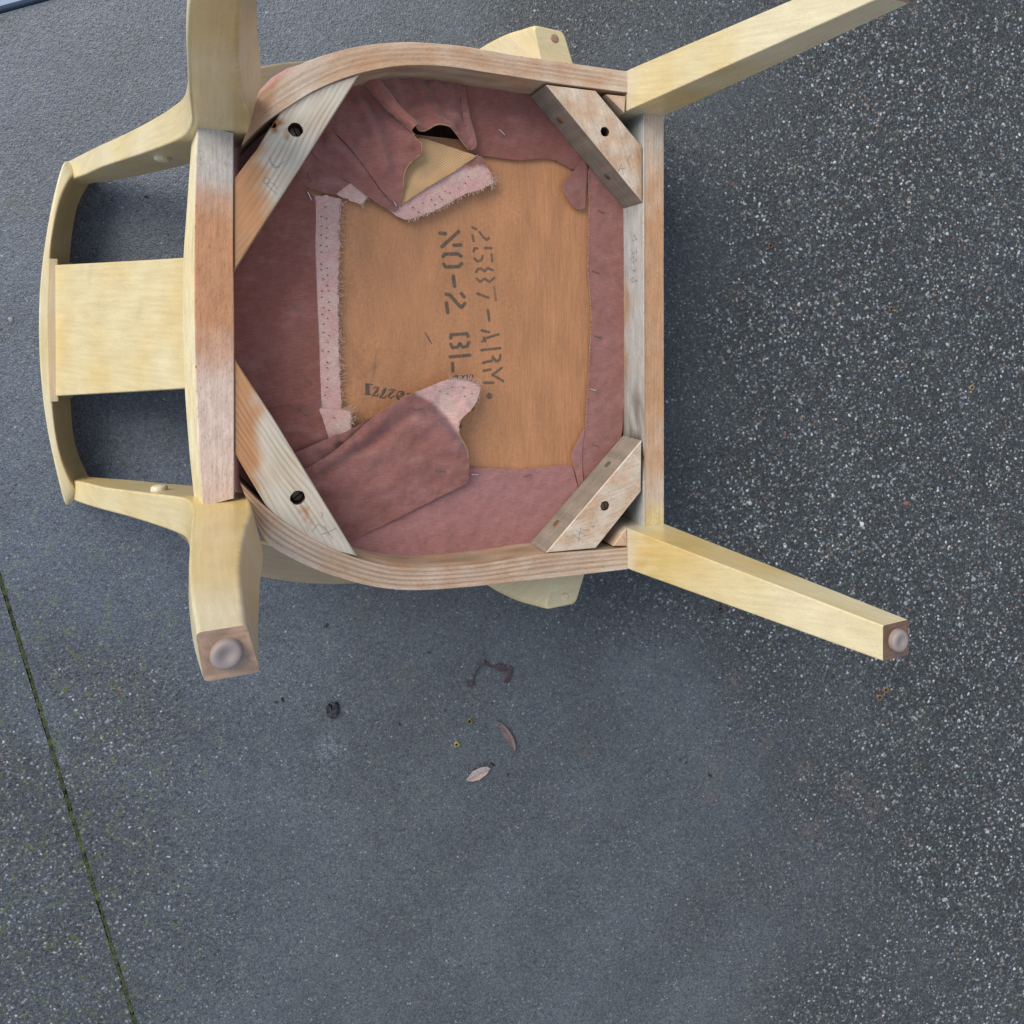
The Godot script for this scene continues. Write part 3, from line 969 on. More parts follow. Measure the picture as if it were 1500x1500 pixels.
func frame() -> void:
	# bent laminated side rails: outer x, z and inner x, z at each station from the back to the front leg
	for side in 2:
		var s: Array = [[212, -2070, 68, -1573, 397, -2253, 243, -1784, 601, -2420, 449, -1968, 833, -2545, 668, -2146, 1078, -2652, 909, -2297, 1336, -2733, 1171, -2423, 1605, -2792, 1449, -2519, 1882, -2825, 1741, -2579, 2168, -2845, 2043, -2606, 2461, -2847, 2353, -2607, 2764, -2847, 2675, -2611, 3079, -2859, 3009, -2612, 3405, -2868, 3356, -2617, 3743, -2878, 3718, -2627, 4094, -2889, 4094, -2639], [158, 1875, 46, 1535, 272, 2113, 224, 1741, 480, 2285, 421, 1934, 710, 2433, 641, 2108, 957, 2558, 881, 2264, 1217, 2667, 1140, 2396, 1494, 2745, 1418, 2496, 1782, 2789, 1712, 2548, 2080, 2815, 2017, 2578, 2388, 2834, 2333, 2592, 2707, 2847, 2658, 2589, 3038, 2864, 2995, 2587, 3380, 2879, 3348, 2607, 3736, 2893, 3715, 2631, 4106, 2908, 4097, 2652]][side]
		var st := []
		for i in range(0, s.size(), 4):
			var o := Vector3(s[i] * 0.0001, 0, s[i + 1] * 0.0001)
			var n := Vector3(s[i + 2] * 0.0001, 0, s[i + 3] * 0.0001)
			var d := Vector3(0, -0.053, 0)
			st.append([n, o, o + d, n + d])
		var col := func(p: Vector3, f: int, u: float, t: float) -> Color:
			var pale := 0.45 + 0.35 * ss(0.35, 0.0, t) + 0.35 * ss(0.8, 1.0, t)
			if f == 1: return yellow(p, 0.5)
			if f == 3: return bare(p, 0.35).lerp(lin(136, 122, 104), 0.5 + 0.4 * nz.get_noise_3d(p.x * 14.0, p.y * 40.0, p.z * 14.0))
			var c := bare(p, pale)
			if t < 0.10: c = c.lerp(lin(176, 128, 88), ss(0.10, 0.05, t) * 0.8)
			var w := u + nz.get_noise_3d(p.x * 8.0, 3.0, p.z * 8.0) * 0.05
			if side == 1:
				for k in [0.12, 0.34, 0.55, 0.78]:
					c = c.lerp(lin(150, 108, 76), 0.55 * ss(0.07, 0.02, absf(w - k)))
					c = c.lerp(lin(214, 190, 168), 0.5 * ss(0.06, 0.02, absf(w - k - 0.11)))
			else:
				for k in [0.3, 0.5, 0.72]:
					c = c.lerp(lin(156, 116, 84), 0.38 * ss(0.10, 0.02, absf(w - k)))
			return c
		var r := obj("side_rail", bar(st, 0.0009, 1, 14, 7, col), M.raw, chair)
		r.set_meta("label", ["bent side rail by the folded flap, plain brown edge", "bent side rail with striped plywood edge"][side])
	# front rail
	var fr := []
	for i in 31:
		var z := lerpf(-0.2428, 0.2428, i / 30.0)
		fr.append([Vector3(0.431, 0, z), Vector3(0.459, 0, z), Vector3(0.459, -0.053, z), Vector3(0.431, -0.053, z)])
	var fc := func(p: Vector3, f: int, u: float, t: float) -> Color:
		if f == 1: return yellow(p, 0.5)
		if f == 3:
			var c := lin(186, 186, 184).lerp(lin(176, 150, 126), ss(0.3, 0.05, u + nz.get_noise_2d(p.z * 14.0, 5.0) * 0.25) * ss(0.30, 0.45, t))
			c = c.lerp(lin(96, 86, 74), ss(0.58, 0.78, t) * ss(0.95, 0.85, t) * (0.55 + 0.9 * nz.get_noise_2d(p.z * 40.0, p.y * 40.0)))
			return shade(c, 1.0 + 0.07 * nz.get_noise_3d(p.x * 300.0, p.y * 500.0, p.z * 300.0))
		var c := bare(p, 0.75 - 0.75 * ss(0.05, 0.28, t) * ss(0.98, 0.72, t))
		c = c.lerp(lin(226, 204, 146), ss(0.93, 0.99, t))
		if u < 0.06: c = shade(c, 0.72)
		return c
	var fo := obj("front_rail", bar(fr, 0.0012, 2, 8, 1, fc), M.raw, chair)
	# faded stamp on its inner face
	for s in [[-297, -1013, -211, -1019, -177, -975, -263, -968, -280, -920], [-315, -849, -263, -811, -178, -820, -178, -869], [-332, -760, -246, -769, -178, -722, -246, -703, -332, -735], [-350, -645, -212, -594], [-281, -574, -178, -624], [-333, -503, -263, -515, -178, -477, -264, -466, -333, -486], [-264, -161, -264, -37]]:
		var sa := Acc.new()
		for i in range(0, s.size() - 3, 2):
			var p := Vector3(0.4308, s[i] * 0.0001, s[i + 1] * 0.0001)
			var q := Vector3(0.4308, s[i + 2] * 0.0001, s[i + 3] * 0.0001)
			var d := (q - p).normalized() * 0.0011
			var w := Vector3(0, -d.z, d.y)
			var c := lin(160, 164, 170)
			sa.quad(sa.add(p - d + w, Vector3(-1, 0, 0), Vector2.ZERO, c), sa.add(q + d + w, Vector3(-1, 0, 0), Vector2.ZERO, c), sa.add(q + d - w, Vector3(-1, 0, 0), Vector2.ZERO, c), sa.add(p - d - w, Vector3(-1, 0, 0), Vector2.ZERO, c))
		obj("stamped_character", sa.mesh(), M.ink, fo)
	# back rail, bowed outwards
	var bo := v2([-284, -1723, -301, -1305, -314, -692, -317, -18, -308, 594, -289, 1148, -259, 1717])
	var bl := v2([-343, -1719, -385, -1067, -421, -482, -423, 35, -414, 618, -376, 1269, -338, 1715])
	var bi := v2([1, -1678, -1, -1147, -3, -585, 1, -22, -1, 541, -3, 1105, -5, 1668])
	var st := []
	for i in 7:
		st.append([Vector3(bi[i].x, -0.0002, bi[i].y), Vector3(bo[i].x, -0.0002, bo[i].y), Vector3(bl[i].x, -0.052, bl[i].y), Vector3(bi[i].x, -0.052, bi[i].y)])
	var bc := func(p: Vector3, f: int, u: float, t: float) -> Color:
		if f == 1: return yellow(p, 0.8)
		var w := t + nz.get_noise_2d(p.z * 30.0, p.x * 30.0) * 0.03
		var c := lin(202, 146, 108).lerp(lin(204, 196, 188), ss(0.28, 0.12, w)).lerp(lin(226, 200, 186), ss(0.50, 0.72, w))
		return shade(c, 1.0 + 0.12 * nz.get_noise_3d(p.x * 400.0, p.y * 400.0, p.z * 120.0))
	obj("back_rail", bar(st, 0.0011, 2, 10, 10, bc), M.raw, chair)

func glide(at: Vector3, axis: Vector3, r: float, parent: Node) -> void:
	var pr := [Vector2(r * 1.04, -0.001), Vector2(r * 1.05, 0.002), Vector2(r * 1.02, 0.0036), Vector2(r * 0.96, 0.0047), Vector2(r * 0.86, 0.0053), Vector2(r * 0.7, 0.0055), Vector2(r * 0.52, 0.0053), Vector2(r * 0.36, 0.0048), Vector2(r * 0.2, 0.0043), Vector2(0.0001, 0.0041)]
	obj("foot_glide", lathe(pr, 28, lin(142, 128, 124), at, axis), M.glide, parent)

func legs() -> void:
	for s in [-1.0, 1.0]:
		var st := []
		for i in 22:
			var t := i / 21.0
			var y := lerpf(-0.053, 0.368, t)
			var k := maxf(0.0, y / 0.368)
			var xb := lerpf(0.4092, 0.4312, k)
			var xf := lerpf(0.4594, 0.4586, k)
			var zi := lerpf(0.2430, 0.2380, k)
			var zo := lerpf(0.2904, 0.2652, k)
			st.append([Vector3(xb, y, s * zi), Vector3(xf, y, s * zi), Vector3(xf, y, s * zo), Vector3(xb, y, s * zo)])
		var col := func(p: Vector3, f: int, u: float, t: float) -> Color:
			var c := yellow(p, (0.15 if s > 0.0 else 0.35) + 0.6 * ss(0.3, 0.85, t) + (0.15 if f == 3 else -0.1))
			if s > 0.0 and f == 3: c = c.lerp(lin(204, 162, 86), 0.55 * ss(0.10, 0.17, t) * ss(0.34, 0.2, t) * (0.6 + nz.get_noise_2d(p.z * 60.0, t * 20.0)))
			if t < 0.17: c = c.lerp(lin(206, 204, 192), 0.6 * ss(0.165, 0.13, t))
			return c
		var l := obj("front_leg", bar(st, 0.0016, 2, 5, 1, col, lin(118, 86, 66)), M.lacquer, chair)
		glide(Vector3(0.4455, 0.368, s * 0.2512), Vector3.UP, 0.0082, l)
	# back legs and the raked posts they run on into: y, inner back x, inner front x, inner z, outer front x, outer z, outer back x
	for s in [-1.0, 1.0]:
		var rows := [
			[0.370, -0.0250, -0.003, 0.1600, 0.003, 0.1845, -0.0215],
			[0.350, -0.0258, -0.003, 0.1612, 0.004, 0.1862, -0.0235],
			[0.300, -0.0285, -0.003, 0.1640, 0.006, 0.1900, -0.0275],
			[0.230, -0.0312, -0.002, 0.1670, 0.010, 0.1950, -0.0310],
			[0.170, -0.0322, 0.001, 0.1685, 0.0135, 0.2000, -0.0330],
			[0.100, -0.0330, 0.006, 0.1705, 0.0185, 0.2050, -0.0345],
			[0.050, -0.0330, 0.0115, 0.1712, 0.0210, 0.2070, -0.0352],
			[0.010, -0.0335, 0.0125, 0.1700, 0.0200, 0.2050, -0.0365],
			[-0.030, -0.0400, 0.0090, 0.1680, 0.0150, 0.2040, -0.0410],
			[-0.070, -0.0530, 0.0000, 0.1695, 0.0000, 0.2045, -0.0520],
			[-0.130, -0.0740, -0.0165, 0.1735, -0.0200, 0.2060, -0.0720],
			[-0.200, -0.1030, -0.0440, 0.1770, -0.0500, 0.2060, -0.1010],
			[-0.260, -0.1290, -0.0740, 0.1795, -0.0800, 0.2062, -0.1280],
			[-0.310, -0.1500, -0.1060, 0.1795, -0.1100, 0.2060, -0.1500],
			[-0.345, -0.1680, -0.1370, 0.1790, -0.1380, 0.2035, -0.1680],
			[-0.372, -0.1785, -0.1580, 0.1780, -0.1580, 0.2020, -0.1785],
			[-0.398, -0.1860, -0.1690, 0.1780, -0.1690, 0.2000, -0.1860]]
		var st := []
		for r in rows:
			var y: float = r[0]
			var sk := 0.0
			if y < 0.0: sk = (0.014 if s > 0.0 else 0.0085) * y / 0.36 * -1.0
			st.append([Vector3(r[1], y, s * r[3] + sk), Vector3(r[2], y, s * r[3] + sk), Vector3(r[4], y, s * r[5] + sk), Vector3(r[6], y, s * r[5] + sk)])
		var col := func(p: Vector3, f: int, u: float, t: float) -> Color:
			var fade := 0.05 + (0.85 * ss(0.24, 0.34, p.y) if s > 0.0 else 0.15) + (0.25 if f == 3 else 0.0)
			if p.y < -0.02: fade += 0.15
			var c := yellow(p, fade)
			if f == 1: c = c.lerp(lin(190, 168, 126), 0.5)  # front face browner: shade of the side turned from the light, in the colour
			return c
		var l := obj("rear_leg", bar(st, 0.0027, 3, 5, 3, col, lin(168, 138, 116)), M.lacquer, chair)
		glide(Vector3(-0.0118, 0.3695, s * 0.1722), Vector3(0.02, 1, -s * 0.06), 0.0070, l)
		# the wooden plug over the screw that holds the arm
		var pc := Vector3(-0.068, -0.158, 0.1735 + 0.006) if s > 0.0 else Vector3(-0.064, -0.160, -0.1705)
		obj("screw_plug", lathe([Vector2(0.0080, -0.003), Vector2(0.0078, 0.0020), Vector2(0.0060, 0.0036), Vector2(0.0001, 0.0042)], 20, lin(232, 222, 190), pc, Vector3(0, 0.06, -s)), M.lacquer, l)

func back() -> void:
	# curved crest rail
	var no := v2([-1760, -1847, -1862, -1376, -1950, -725, -1991, -120, -1981, 564, -1913, 1294, -1764, 2126])
	var ni := v2([-1681, -1700, -1789, -1382, -1871, -850, -1880, -162, -1877, 647, -1821, 1421, -1683, 1946])
	var fo := v2([-1568, -1696, -1684, -1426, -1757, -919, -1768, -185, -1772, 723, -1725, 1505, -1569, 1944])
	var st := []
	for i in 7:
		var d := Vector3(fo[i].x - 0.02, -0.402, fo[i].y)
		var bx := no[i].x + 0.004
		st.append([Vector3(ni[i].x, -0.335, ni[i].y), Vector3(no[i].x, -0.337, no[i].y), Vector3(minf(bx, d.x), -0.402, no[i].y), Vector3(fo[i].x, -0.400, fo[i].y)])
	for e in 2:
		var q: Array = st[0] if e == 0 else st[st.size() - 1]
		var z := -0.012 if e == 0 else 0.012
		var more := [q[0] + Vector3(0.007, -0.008, z), q[1] + Vector3(0.006, -0.010, z * 0.8), q[2] + Vector3(0.006, 0.0, z * 0.8), q[3] + Vector3(0.010, 0.0, z)]
		if e == 0: st.insert(0, more)
		else: st.append(more)
	var col := func(p: Vector3, f: int, _u: float, t: float) -> Color:
		var c := yellow(p, 0.75 if f == 0 else 0.3)
		if f == 3: c = c.lerp(lin(240, 212, 156), 0.6 + 0.4 * nz.get_noise_2d(p.z * 40.0, p.y * 20.0))  # inner face lightened in the colour, in place of ambient light
		return c
	obj("crest_rail", bar(st, 0.0030, 3, 6, 8, col), M.lacquer, chair)
	# splat
	var a := v2([-1824, -666, -1830, 885])
	var sp := []
	for i in 12:
		var t := i / 11.0
		var y := lerpf(-0.045, -0.336, t)
		var x := lerpf(-0.038, -0.1845, pow(t, 1.05)) 
		var z0 := lerpf(-0.0565, -0.0665, t)
		var z1 := lerpf(0.0675, 0.0895, t)
		var nd := Vector3(0.0125, 0, 0)
		sp.append([Vector3(x, y, z0), Vector3(x, y, z1), Vector3(x, y, z1) + nd, Vector3(x, y, z0) + nd])
	var sc := func(p: Vector3, f: int, _u: float, t: float) -> Color: return yellow(p, 0.45 if f == 0 else 0.25)
	obj("back_splat", bar(sp, 0.0018, 2, 10, 3, sc), M.lacquer, chair)
	# the shoulder of the crest rail that takes the splat
	var sh := []
	for i in 7:
		var z := lerpf(-0.0735, 0.0955, i / 6.0)
		var b := 0.002 * sin(PI * i / 6.0)
		sh.append([Vector3(-0.1795 - b, -0.3315, z), Vector3(-0.1885 - b, -0.3315, z), Vector3(-0.1885 - b, -0.392, z), Vector3(-0.1730 - b, -0.392, z)])
	obj("splat_shoulder", bar(sh, 0.0012, 2, 3, 2, func(p, _f, _u, _t): return yellow(p, 0.6).lerp(lin(206, 176, 148), 0.5)), M.lacquer, chair)

func arms() -> void:
	for s in [-1.0, 1.0]:
		# x, y, outer z of the arm
		var pa := [[-0.076, -0.187, 0.2060], [-0.058, -0.190, 0.2290], [-0.035, -0.194, 0.2560], [0.000, -0.198, 0.2810], [0.035, -0.202, 0.3005], [0.085, -0.208, 0.3170], [0.140, -0.214, 0.3270], [0.220, -0.221, 0.3330], [0.300, -0.222, 0.3370], [0.372, -0.221, 0.3390]]
		var st := []
		for i in pa.size():
			var p := Vector3(pa[i][0], pa[i][1], s * (pa[i][2] + (0.001 if s > 0.0 else -0.003)))
			var b: Array = pa[maxi(i - 1, 0)]
			var f: Array = pa[mini(i + 1, pa.size() - 1)]
			var d := Vector3(f[0] - b[0], 0, s * (f[2] - b[2])).normalized()
			var w: Vector3 = Vector3(-d.z, 0, d.x) * s
			if w.z * s > 0.0: w = -w
			var wd: float = [0.012, 0.026, 0.034, 0.038, 0.040, 0.042, 0.044, 0.047, 0.049, 0.044][i]
			var dn := Vector3(0, -0.021, 0)
			st.append([p + w * wd, p, p + dn, p + w * wd + dn])
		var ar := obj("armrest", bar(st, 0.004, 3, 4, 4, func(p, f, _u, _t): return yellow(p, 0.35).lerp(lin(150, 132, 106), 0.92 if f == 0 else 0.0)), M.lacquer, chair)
		# the post that carries the arm, screwed to the side rail
		var dx := 0.0 if s > 0.0 else -0.0145
		var dz := 0.0 if s > 0.0 else -0.003
		var rows := [
			[-0.222, 0.262, 0.395, 0.390, 0.252, 0.322],
			[-0.180, 0.286, 0.398, 0.392, 0.276, 0.3290],
			[-0.140, 0.301, 0.399, 0.391, 0.291, 0.3380],
			[-0.100, 0.318, 0.396, 0.386, 0.307, 0.3425],
			[-0.075, 0.332, 0.3915, 0.379, 0.320, 0.3430],
			[-0.0585, 0.341, 0.3865, 0.3705, 0.3275, 0.3425]]
		var ps := []
		for r in rows:
			ps.append([Vector3(r[1] + dx, r[0], s * 0.290), Vector3(r[2] + dx, r[0], s * 0.290), Vector3(r[3] + dx, r[0] - 0.002, s * r[5] + dz), Vector3(r[4] + dx, r[0], s * r[5] + dz)])
		ps.append([Vector3(0.3425 + dx, -0.0555, s * 0.2925), Vector3(0.3845 + dx, -0.0555, s * 0.2925), Vector3(0.3680 + dx, -0.0575, s * 0.3400 + dz), Vector3(0.3300 + dx, -0.0555, s * 0.3400 + dz)])
		var po := obj("arm_post", bar(ps, 0.0070, 4, 5, 4, func(p, f, _u, t): return yellow(p, 0.95 if f == 3 else 0.45), lin(214, 198, 158)), M.lacquer, chair)  # rear face paler: the sky light it catches is put into the colour
		var pc := Vector3(0.3540, -0.0566, 0.3320) if s > 0.0 else Vector3(0.3420, -0.0566, -0.3345)
		obj("screw_plug", lathe([Vector2(0.0055, -0.003), Vector2(0.0054, 0.0002), Vector2(0.0042, 0.0008), Vector2(0.0001, 0.0010)], 20, lin(226, 206, 170) if s > 0.0 else lin(160, 124, 96), pc, Vector3(0.05, 1, s * 0.15)), M.lacquer, po)

func screw(at: Vector3, r: float, c: Color, parent: Node, turn: float) -> void:
	var a := Acc.new()
	var m := lathe([Vector2(r, -0.002), Vector2(r, 0.0), Vector2(r * 0.8, 0.0008), Vector2(0.0001, 0.001)], 20, c, at)
	var o := obj("screw", m, M.iron, parent)
	var d := Vector2.from_angle(turn) * r * 0.85
	ribbon(a, PackedVector2Array([Vector2(at.x, at.z) - d, Vector2(at.x, at.z) + d]), r * 0.24, at.y + 0.0013, lin(20, 18, 17))
	for i in a.v.size(): pass
	var ins := a.mesh()
	var arr := ins.surface_get_arrays(0)
	var both := ArrayMesh.new()
	both.add_surface_from_arrays(Mesh.PRIMITIVE_TRIANGLES, m.surface_get_arrays(0))
	both.add_surface_from_arrays(Mesh.PRIMITIVE_TRIANGLES, arr)
	both.surface_set_material(0, M.iron)
	both.surface_set_material(1, M.ink)
	o.mesh = both

func marks(list: Array, y: float, parent: Node) -> void:
	var a := Acc.new()
	for s in list: ribbon(a, v2(s), 0.00045, y, lin(138, 134, 130))
	obj("pencil_mark", a.mesh(), M.ink, parent)

func blocks() -> void:
	M.iron = mat("old_screw", null, 1, 1, 0.5)
	M.iron.metallic = 0.7
	var hc := lin(92, 68, 50)
	# long softwood braces in the back corners
	var bk := [
		v2([1115, -2400, 208, -787, 3, -418, 5, -1263, 194, -1553, 293, -1743, 404, -1936, 608, -2113, 817, -2248]),
		v2([0, 385, 324, 948, 1075, 2353, 903, 2289, 723, 2186, 505, 2022, 333, 1867, 263, 1769, 115, 1481, 2, 1258])]
	var hb := [[529, -1778], [536, 1720]]
	var tears := [v2([404, -1763, 463, -1796, 487, -1670, 451, -1666]), v2([541, 1792, 608, 1805, 662, 1982, 595, 1902])]
	var hk := [339, -1800]
	for i in 2:
		var col := func(p: Vector2) -> Color:
			var e := p.x + nz.get_noise_2d(p.x * 40.0, p.y * 40.0) * 0.006 - (0.014 * ss(-0.13, -0.06, p.y) if i == 0 else -0.004 + 0.014 * ss(0.06, 0.12, p.y) * 0.0)
			var c := lin(198, 146, 104).lerp(lin(216, 205, 188), ss(0.016, 0.032, e))
			c = c.lerp(lin(196, 160, 128), 0.35 * maxf(0.0, nz.get_noise_2d(p.x * 22.0, p.y * 22.0 + 5.0)))
			if i == 0 and Vector2(p.x - hk[0] * 0.0001, p.y - hk[1] * 0.0001).length() < 0.0068: c = lin(176, 118, 74)
			return c.lerp(lin(168, 116, 76), soft(p, tears[i], 0.0012) * 0.8)
		var g := Vector2(0.0, 0.0)
		g = (bk[i][2] - bk[i][0]).normalized() if i == 0 else (bk[i][2] - bk[i][0]).normalized()
		var holes := [[hb[i][0], hb[i][1], 68, 130]]
		if i == 0: holes.append([hk[0] - 6, hk[1], 30, 200])
		var o := obj("corner_block", plate(bk[i], 0.0042, flat(-0.002), 0.045, col, {"bevel": 0.0010, "holes": holes, "grain": g.angle(), "hole": hc, "side": func(_p): return lin(168, 128, 94)}), M.soft, chair)
		o.set_meta("label", ["pale softwood brace with a deep screw hole and an extra counterbore", "pale softwood brace with a torn chip beside its screw hole"][i])
		screw(Vector3(hb[i][0] * 0.0001 + 0.0005, -0.0125, hb[i][1] * 0.0001), 0.0056, lin(112, 98, 88), o, 1.1 + i * 1.4)
		if i == 0:
			marks([[303, -1493, 320, -1431, 373, -1405, 426, -1468], [320, -1431, 343, -1395, 390, -1413], [250, -1259, 256, -1291, 279, -1306, 302, -1283, 290, -1244, 261, -1247, 250, -1259, 360, -1154], [314, -1259, 343, -1242, 360, -1205]], -0.0017, o)
		else:
			marks([[741, 1877, 760, 1905, 747, 1930], [667, 2052, 710, 1992, 766, 2024, 827, 2111, 852, 2154], [747, 2095, 803, 2082, 878, 2051], [778, 2013, 815, 2110], [606, 2006, 630, 2048]], -0.0017, o)
	# short hardwood blocks in the front corners
	var fb := [
		v2([3083, -2585, 3693, -2607, 4299, -2039, 4299, -1389]),
		v2([3074, 2582, 3686, 2609, 4277, 2018, 4287, 1415])]
	var hf := [[3806, -2155], [3800, 2137]]
	for i in 2:
		var col := func(p: Vector2) -> Color:
			var q := Vector3(p.x, 0.0, p.y)
			var c := lin(212, 180, 152).lerp(lin(222, 204, 184), clampf(0.4 + 0.9 * nz.get_noise_2d(p.x * 34.0, p.y * 34.0) + (0.2 if i == 1 else 0.0), 0.0, 1.0))
			if i == 0: c = c.lerp(lin(178, 132, 88), 0.7 * ss(0.418, 0.428, p.x + nz.get_noise_2d(p.y * 60.0, 3.0) * 0.003))
			return shade(c, 1.0 + 0.10 * nz.get_noise_2d(p.x * 90.0, p.y * 300.0))
		var side := func(p: Vector2) -> Color: return shade(lin(142, 132, 120), 1.0 + 0.2 * nz.get_noise_2d(p.x * 60.0, p.y * 60.0))
		var g: Vector2 = (fb[i][3] - fb[i][0]).normalized()
		var o := obj("corner_block", plate(fb[i], 0.0042, flat(-0.001), 0.047, col, {"bevel": 0.0009, "holes": [[hf[i][0], hf[i][1], 57, 170 if i == 0 else 25]], "grain": g.angle() + 0.5, "hole": hc, "side": side}), M.raw, chair)
		o.set_meta("label", ["hardwood corner block with an open screw hole", "hardwood corner block with a slotted screw near its face"][i])
		screw(Vector3(hf[i][0] * 0.0001, -0.0165 if i == 0 else -0.0028, hf[i][1] * 0.0001), 0.0050, lin(96, 80, 72), o, 1.3)
		# plugged pilot holes on the slanting side
		var pl: Array = [[[3388, -300, -2321], [3995, -280, -1730]], [[3990, -280, 1729], [3346, -300, 2375]]][i]
		for k in 2:
			var a := Vector3(fb[i][0].x, 0, fb[i][0].y)
			var e := Vector3(g.x, 0, g.y)
			var p := Vector3(pl[k][0] * 0.0001, pl[k][1] * 0.0001, pl[k][2] * 0.0001)
			var nn := Vector3(-e.z, 0, e.x)
			if nn.x > 0.0: nn = -nn
			var on := a + e * (p - a).dot(e)
			on.y = p.y
			obj("pilot_hole", lathe([Vector2(0.0046, -0.002), Vector2(0.0046, 0.0002), Vector2(0.0001, 0.00025)], 16, lin(92, 82, 74) if k != i else lin(120, 78, 46), on + nn * 0.0002, nn), M.plain, o)
		if i == 0: marks([[3973, -1710, 4018, -1809, 4044, -1701], [3982, -1743, 4071, -1767], [4063, -1901, 4117, -1827], [4144, -1934, 4090, -1848]], -0.0007, o)
		else: marks([[3397, 2418, 3498, 2492], [3439, 2376, 3558, 2445], [3464, 2511, 3498, 2345], [3498, 2376, 3592, 2387], [3618, 2359, 3670, 2349, 3644, 2377]], -0.0007, o)
	# little glue blocks behind the front legs
	for i in 2:
		var t: PackedVector2Array = [v2([3824, -2587, 4081, -2600, 4063, -2408]), v2([3914, 2615, 3968, 2622, 4094, 2638, 4085, 2438, 4031, 2471])][i]
		obj("glue_block", plate(t, 0.004, flat(-0.0012), 0.05, func(p): return bare(Vector3(p.x, 0, p.y), 0.4), {"bevel": 0.0006, "grain": 1.0}), M.raw, chair)

# ---------------------------------------------------------------- the seat pad with its torn cover
func idw(ctrl: PackedVector3Array, p: Vector2) -> float:
	var s := 0.0
	var w := 0.0
	for c in ctrl:
		var d2 := (c.x - p.x) * (c.x - p.x) + (c.z - p.y) * (c.z - p.y) + 1e-8
		var k := 1.0 / (d2 * sqrt(d2))
		s += c.y * k
		w += k
	return s / w

func cloth(called: String, ctrl: Array, extra: Array, m: Material, col: Callable, opt := {}) -> MeshInstance3D:
	var c := v3(ctrl)
	var all := c.duplicate()
	all.append_array(v3(extra))
	var o := PackedVector2Array()
	for i in c.size():                       # corners rounded a little
		var p := Vector2(c[i].x, c[i].z)
		var a := Vector2(c[(i + c.size() - 1) % c.size()].x, c[(i + c.size() - 1) % c.size()].z)
		var b := Vector2(c[(i + 1) % c.size()].x, c[(i + 1) % c.size()].z)
		var k: float = opt.get("round", 0.2)
		o.append(p.lerp(a, k)); o.append(p.lerp(p.lerp(a, k).lerp(p.lerp(b, k), 0.5), 0.8)); o.append(p.lerp(b, k))
	var wr: float = opt.get("wrinkle", 0.0005)
	var fa: Array = opt.get("fold", [0.0, 0.0])
	var fd := Vector2.from_angle(fa[0])
	var rid: Array = opt.get("ridges", [])
	var lines := []
	for r in rid: lines.append(v2(r[0]))
	var rise := func(p: Vector2) -> float:
		var h := 0.0
		for i in rid.size():
			var d := 1e9
			for j in lines[i].size() - 1: d = minf(d, p.distance_to(Geometry2D.get_closest_point_to_segment(p, lines[i][j], lines[i][j + 1])))
			h += rid[i][1] * exp(-d * d / (rid[i][2] * rid[i][2]))
		return h
	var top := func(p: Vector2) -> float: return CLOTH + idw(all, p) + (rise.call(p) if rid else 0.0) + fa[1] * nz.get_noise_2d(p.dot(fd) * 10.0 + 5.0, p.dot(fd.orthogonal()) * 42.0) + wr * nz.get_noise_2d(p.x * 55.0, p.y * 55.0) + wr * 0.5 * nz.get_noise_2d(p.x * 150.0, p.y * 150.0 + 7.0)
	var q := opt.duplicate()
	q.erase("ridges")
	q.erase("round")
	return obj(called, plate(o, opt.get("step", 0.0034), top, opt.get("thick", 0.0009), col, q), m, pad)

func velvet(p: Vector2, pink: float) -> Color:
	var a := nz.get_noise_2d(p.x * 30.0, p.y * 30.0) * 0.5 + nz.get_noise_2d(p.x * 11.0, p.y * 11.0 + 3.0) * 0.5
	var c := lin(156, 96, 84).lerp(lin(182, 128, 121), clampf(pink + a * 0.35, 0.0, 1.0))
	c = c.lerp(lin(206, 156, 148), 0.45 * maxf(0.0, nz.get_noise_2d(p.x * 22.0 + 60.0, p.y * 60.0) - 0.45))
	return shade(c, 1.0 + 0.05 * nz.get_noise_2d(p.x * 200.0, p.y * 200.0))

func pink(p: Vector2) -> Color:
	return shade(lin(236, 180, 172).lerp(lin(236, 200, 184), 0.5 + 0.5 * nz.get_noise_2d(p.x * 40.0, p.y * 40.0)), 1.0 + 0.08 * nz.get_noise_2d(p.x * 240.0, p.y * 240.0))

var threads: Acc

func fray(line: Array, out: Vector2, gap: float, length: float) -> void:    # loose threads along a torn edge: x, z, height
	var l := v3(line)
	for i in l.size() - 1:
		var n := int(l[i].distance_to(l[i + 1]) / gap)
		for k in n:
			var p := l[i].lerp(l[i + 1], (k + rng.randf()) / n) + Vector3(0, CLOTH - 0.0004, 0)
			var d := out.rotated(rng.randf_range(-1.0, 1.0)) * length * (0.25 + 1.5 * pow(rng.randf(), 2.2))
			var b := out.orthogonal() * length * rng.randf_range(-0.35, 0.35)
			var up := rng.randf_range(-0.0008, 0.0016)
			var s := Vector3(p.x - out.x * 0.001, p.y, p.z - out.y * 0.001)
			var c := lin(238, 196, 184).lerp(lin(244, 216, 184), rng.randf())
			tube_into(threads, PackedVector3Array([s, s + Vector3(d.x * 0.5, up, d.y * 0.5), s + Vector3(d.x + b.x, up * 0.3, d.y + b.y)]), rng.randf_range(0.00026, 0.0005), 3, shade(c, rng.randf_range(0.85, 1.0)))

